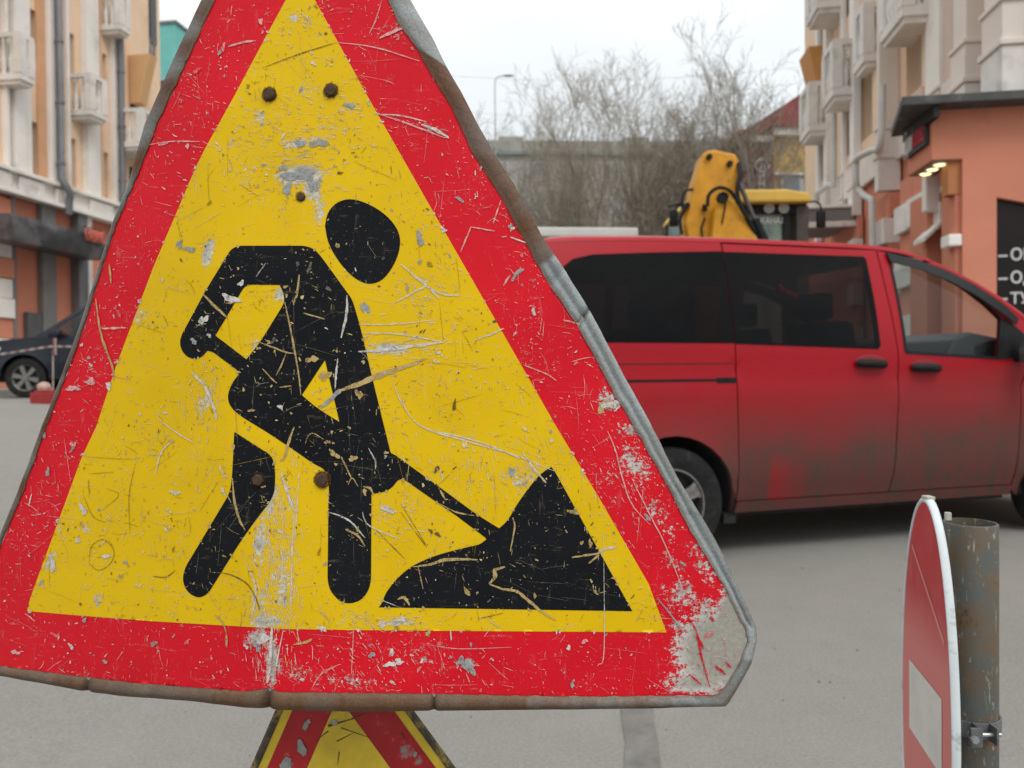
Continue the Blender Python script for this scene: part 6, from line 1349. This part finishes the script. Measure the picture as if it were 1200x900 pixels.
# ================================================================== houses and blocks far behind
def build_far():
    # grey five storey block
    D = 66.; a, b = U(520, 437, D), U(880, 437, D); zt = U(640, 168, D).z
    B = empty('apartment_block', ((a.x + b.x) / 2, D, 0), math.radians(3), 'long grey five storey apartment block far behind the bare trees', 'building')
    L_ = (b.x - a.x) / 2 + 3
    gw = pm('block_grey', (.38, .36, .33), .9, .12, .25, c2=(.32, .305, .28), c2amt=.25, c2scale=.4); q = MB(); q.box(-L_, L_, 0, 12, 0, zt - .9); q.build('wall', gw, B)
    q = MB(); q.box(-L_ - .3, L_ + .3, -.3, 12.3, zt - .89, zt); q.build('parapet', pm('block_parapet', (.33, .325, .30), .9, .1, .3), B)
    q = MB(); q.box(-L_ - .3, L_ + .3, -.32, -.305, zt - 1.15, zt - .9); q.build('roof_edge', pm('roof_edge_teal', (.20, .25, .24), .8, .1), B)
    n = int(2 * L_ / 3.1); fr_ = pm('far_frame', (.50, .50, .47), .7, .1); me = None  # frame and pane tones drawn together to put distance haze into the colour
    for k in range(6):
        for i in range(n):
            x = -L_ + 1.6 + i * 3.1; z = zt - 1.2 - 2.1 - k * 2.9
            if z < 1: continue
            if me is None:
                q = MB(); q.box(-.75, -.65, -.06, 0, 0, 1.6); q.box(.65, .75, -.06, 0, 0, 1.6); q.box(-.65, .65, -.06, 0, 1.5, 1.6); q.box(-.65, .65, -.06, 0, 0, .1); q.box(-.04, .04, -.06, 0, .1, 1.5); fo = q.build('window', fr_, B)
                po = mk('pane', [(-.7, -.03, .05), (.7, -.03, .05), (.7, -.03, 1.55), (-.7, -.03, 1.55)], [(0, 1, 2, 3)], pm('far_pane', (.30, .30, .29), .15, .5, .35, spec=.7), fo); me = (fo.data, po.data)
            else:
                fo = bpy.data.objects.new('window', me[0]); COL.objects.link(fo); fo.parent = B; po = bpy.data.objects.new('pane', me[1]); COL.objects.link(po); po.parent = fo
            fo.location = (x, -.002, z)
    for x in (-8, 3, 10):
        q = MB(); q.box(x, x + 2.2, 3, 5, zt, zt + 1.3); q.build('roof_hut', gw, B)
    # dim hedge and bushes are left to the trees; white site cabin roof behind the van
    p = U(690, 266, 13.0); cb = empty('site_cabin', (U(655, 437, 13).x, 13, 0), math.radians(5), 'white flat-roofed site cabin standing behind the red van', 'cabin')
    cw = pm('cabin_white', (.60, .59, .57), .6, .1, 1.5, c2=(.45, .43, .40), c2amt=.15); q = MB(); q.box(-1.7, 1.25, .1, 2.6, .1, p.z - .16); q.build('wall', cw, cb, bev=.02)
    q = MB(); q.box(-1.8, 1.35, 0, 2.7, p.z - .157, p.z); q.build('roof', cw, cb, bev=.03); q = MB(); q.box(-1.6, 1.15, .3, 2.4, -.05, .1); q.build('skid', MATS['digger_black'], cb)
    q = MB(); q.box(-1.2, -.4, .06, .099, .2, 2.2); d = q.build('door', GRY, cb); q = MB(); q.box(-.5, -.46, .02, .059, 1.0, 1.2); q.build('handle', MATS['digger_black'], d)
    # yellow house with red roof
    D = 38.; a = U(868, 437, D); b = U(1010, 437, D)
    Yh = empty('yellow_house', (a.x, D, 0), math.radians(4), 'ochre house with red metal roof and a dark red sign panel behind the digger', 'building')
    ze = U(900, 152, D).z; zr = U(940, 118, D).z; yw = pm('ochre_plaster', (.50, .34, .13), .9, .1, .5); rr = pm('red_metal_roof', (.20, .035, .03), .55, .2, .8, c2=(.26, .06, .05), c2amt=.2)
    w_ = b.x - a.x
    q = MB(); q.box(0, w_, 0, 9, 0, ze); q.build('wall', yw, Yh)
    q = MB(); xl = U(838, 437, D).x - a.x; q.prism([(xl, U(838, 180, D).z), (xl + .1, U(838, 177, D).z), (U(945, 437, D).x - a.x, zr + .4), (w_ + 2, zr + .4), (w_ + 2, ze), (U(900, 437, D).x - a.x, ze), (U(876, 437, D).x - a.x, ze - .7)], lambda x, z, t_: (x, t_, z), -.5, 9.5); q.build('roof', rr, Yh)
    q = MB(); q.box(U(905, 437, D).x - a.x, w_ + 1, -.35, -.002, ze - .35, ze); q.build('cornice', WH, Yh)
    q = MB(); q.box(-.15, U(906, 437, D).x - a.x, -.25, -.003, 0, U(890, 166, D).z); q.build('brick_front', pm('dark_red_front', (.16, .06, .055), .85, .25, 2), Yh)
    q = MB(); q.box(-.3, U(903, 437, D).x - a.x, -.5, -.252, U(890, 170, D).z, U(890, 163, D).z); q.build('front_cornice', pm('cornice_grey', (.42, .38, .34), .8), Yh)
    x0, x1 = U(880, 437, D).x - a.x, U(896, 437, D).x - a.x
    q = MB(); q.box(x0, x1 + .05, -.36, -.251, U(890, 232, D).z, U(890, 186, D).z); so = q.build('sign_panel', pm('sign_maroon', (.13, .03, .035), .6, .2, 3), Yh)
    lw = MATS['letter_white2']; cz = U(890, 197, D).z; cx_ = (x0 + x1) / 2 + .12
    e = MB(); e.tube([(cx_ + .33 * math.cos(t_), -.40, cz + .30 * math.sin(t_)) for t_ in np.linspace(.5, 6.4, 22)], .055, 6, False); e.build('emblem', lw, so)
    e = MB(); e.tube([(cx_ - .10, -.40, cz - .2), (cx_ + .02, -.40, cz + .22), (cx_ + .14, -.40, cz - .2)], .04, 6); e.build('emblem', lw, so)
    for k, ch in enumerate('ИНЖ'):
        M = Matrix.Translation((cx_ - .18, -.40, U(890, 213 + 8.7 * k, D).z)) @ Matrix.Rotation(math.radians(90), 4, 'X'); text_mesh('sign_letter', ch, .42, lw, so, M, .02, 1.05, .012)
    for xx in (917, 942, 965):
        x = U(xx, 437, D).x - a.x; q = MB(); q.box(x, x + 1.0, -.08, -.001, U(900, 228, D).z, U(900, 207, D).z); f_ = q.build('window', FRM, Yh); q = MB(); q.box(x + .1, x + .9, -.1, -.081, U(900, 227, D).z, U(900, 208.5, D).z); q.build('pane', pm('blue_pane', (.20, .23, .26), .15, .4, .8), f_)
    q = MB(); q.box(U(905, 437, D).x - a.x, w_, -.2, -.003, U(900, 206, D).z, U(900, 203.5, D).z); q.build('string_course', WH, Yh)
build_far()

# ================================================================== bare trees, lamp post, wires
def tree(name, base, H, label, seed, stems=1, spread=.35, bark=(.13, .115, .10), levels=5, kids=(5, 5, 5, 4), r0=.16, lean=0., twig=.008, first=.3):
    rn = random.Random(seed); T = empty(name, base, 0, label, 'tree', 'bare trees at the end of the street')
    limb = MB(); tw = MB()
    def branch(p, d, ln, r, lvl):
        n = 5 if lvl < 2 else 4 if lvl == 2 else 3; pts = [p]; rs = [r]; dd = d.copy()
        for i in range(n):
            j = Vector((rn.gauss(0, 1), rn.gauss(0, 1), rn.gauss(0, 1))) * (.10 + .05 * lvl); dd = (dd + j + Vector((0, 0, .10 if lvl else .03))).normalized()
            pts.append(pts[-1] + dd * ln / n); rs.append(max(twig * .6, r * (1 - .62 * (i + 1) / n)))
        (limb if lvl < 3 else tw).tube(pts, rs, 7 if lvl == 0 else 5 if lvl == 1 else 4 if lvl == 2 else 3, cap=False)
        if lvl >= levels - 1: return
        k = kids[lvl]
        for i in range(k):
            f = first + (1 - first) * (i + rn.random()) / k if lvl == 0 else .2 + .8 * (i + rn.random()) / k
            seg = min(n - 1, int(f * n)); q = pts[seg].lerp(pts[seg + 1], f * n - seg); tang = (pts[seg + 1] - pts[seg]).normalized()
            ax = tang.orthogonal().normalized(); ax.rotate(Matrix.Rotation(rn.uniform(0, 6.283), 3, tang)); a = rn.uniform(.35, .85)
            nd = (tang * math.cos(a) + ax * math.sin(a) + Vector((0, 0, .15))).normalized()
            branch(q, nd, ln * rn.uniform(.42, .68) * (1.15 - .45 * f), max(twig, r * (1 - .6 * f) * .55), lvl + 1)
    for s in range(stems):
        a = rn.uniform(0, 6.283) if stems > 1 else 0; t_ = spread * rn.uniform(.25, 1.) if stems > 1 else lean
        d = Vector((math.sin(t_) * math.cos(a), math.sin(t_) * math.sin(a), math.cos(t_)))
        branch(Vector((math.cos(a) * .15 * (stems > 1), math.sin(a) * .15 * (stems > 1), -.1)), d, H * rn.uniform(.62, .8) if stems > 1 else H * .85, r0 * rn.uniform(.7, 1.1), 0)
    bk = pm('bark_%d' % seed, bark, .9, .3, 3); limb.build('trunk', bk, T, True, fix=False); c = tw.build('crown', pm('twig_%d' % seed, tuple(x * 1.15 for x in bark), .9, .25, 2), T, kind='stuff', fix=False)
def G(x, d): p = U(x, 437, d); return (p.x, p.y, terrain(p.x, p.y))
tree('bare_tree', G(748, 40), 14.9, 'dense bare many-stemmed tree behind the yellow digging arm', 21, 13, .66, (.28, .24, .185), 5, (9, 7, 6, 4), .14, twig=.0088)
tree('bare_tree', G(700, 48), 11.8, 'bare bushy tree to one side of the densest one, before the grey block', 33, 7, .55, (.31, .27, .215), 5, (8, 6, 5, 4), .11, twig=.0085)
tree('bare_tree', G(806, 46), 9.6, 'bare bushy tree between the dense one and the red roof', 35, 6, .55, (.29, .26, .225), 5, (8, 6, 5, 4), .11, twig=.0085)
tree('bare_tree', G(903, 31), 11.6, 'slim bare tree with open branches before the maroon sign panel', 44, 1, .2, (.22, .195, .165), 5, (9, 5, 4, 3), .13, .03, .009, .40)
tree('bare_tree', G(922, 29), 9.6, 'slim bare tree before the ochre house wall', 52, 1, .2, (.20, .18, .155), 5, (7, 4, 3, 3), .10, -.03, .007, .42)
tree('bare_tree', G(592, 36), 12.5, 'thin bare tree beside the street lamp', 61, 3, .4, (.24, .22, .19), 5, (8, 5, 4, 3), .11, .05, .009, .45)
tree('bare_tree', G(655, 58), 12, 'low bare shrub at the foot of the grey block', 72, 8, .7, (.28, .265, .225), 4, (7, 6, 6), .06, twig=.009)
def lamp_post():
    D = 45; p = U(583, 437, D); L_ = empty('street_lamp', (p.x, p.y, 0), 0, 'tall thin grey street lamp among the bare trees', 'street lamp')
    m = pm('lamp_post_grey', (.46, .46, .45), .5, .1, 4); zt = U(583, 91, D).z
    q = MB(); q.tube([(0, 0, 0), (0, 0, zt - .3)], [.07, .035], 10); q.build('pole', m, L_, True)
    q = MB(); q.tube(cr_spline([(0, 0, zt - .4), (.1, 0, zt - .1), (.4, 0, zt)], 5), .035, 8); q.build('arm', m, L_, True)
    q = MB(); q.ball((.75, 0, zt + .02), (.36, .14, .06), 12, 6); q.build('lamp_head', m, L_, True)
    for lb, y0, y1, dd in (('highest overhead wire, passing above the street lamp head', 80, 76, 42), ('lower overhead wire, passing beneath the street lamp head', 118, 130, 47)):
        a, b = U(380, y0 - 4, dd - 4), U(960, y1, dd); P = [a.lerp(b, i / 12) - Vector((0, 0, .8 * math.sin(math.pi * i / 12))) for i in range(13)]
        q = MB(); q.tube(P, .006, 4); o = q.build('overhead_wire', pm('wire_dark', (.10, .10, .10), .7, .1)); tag(o, lb, 'wire', 'overhead wires')
lamp_post()
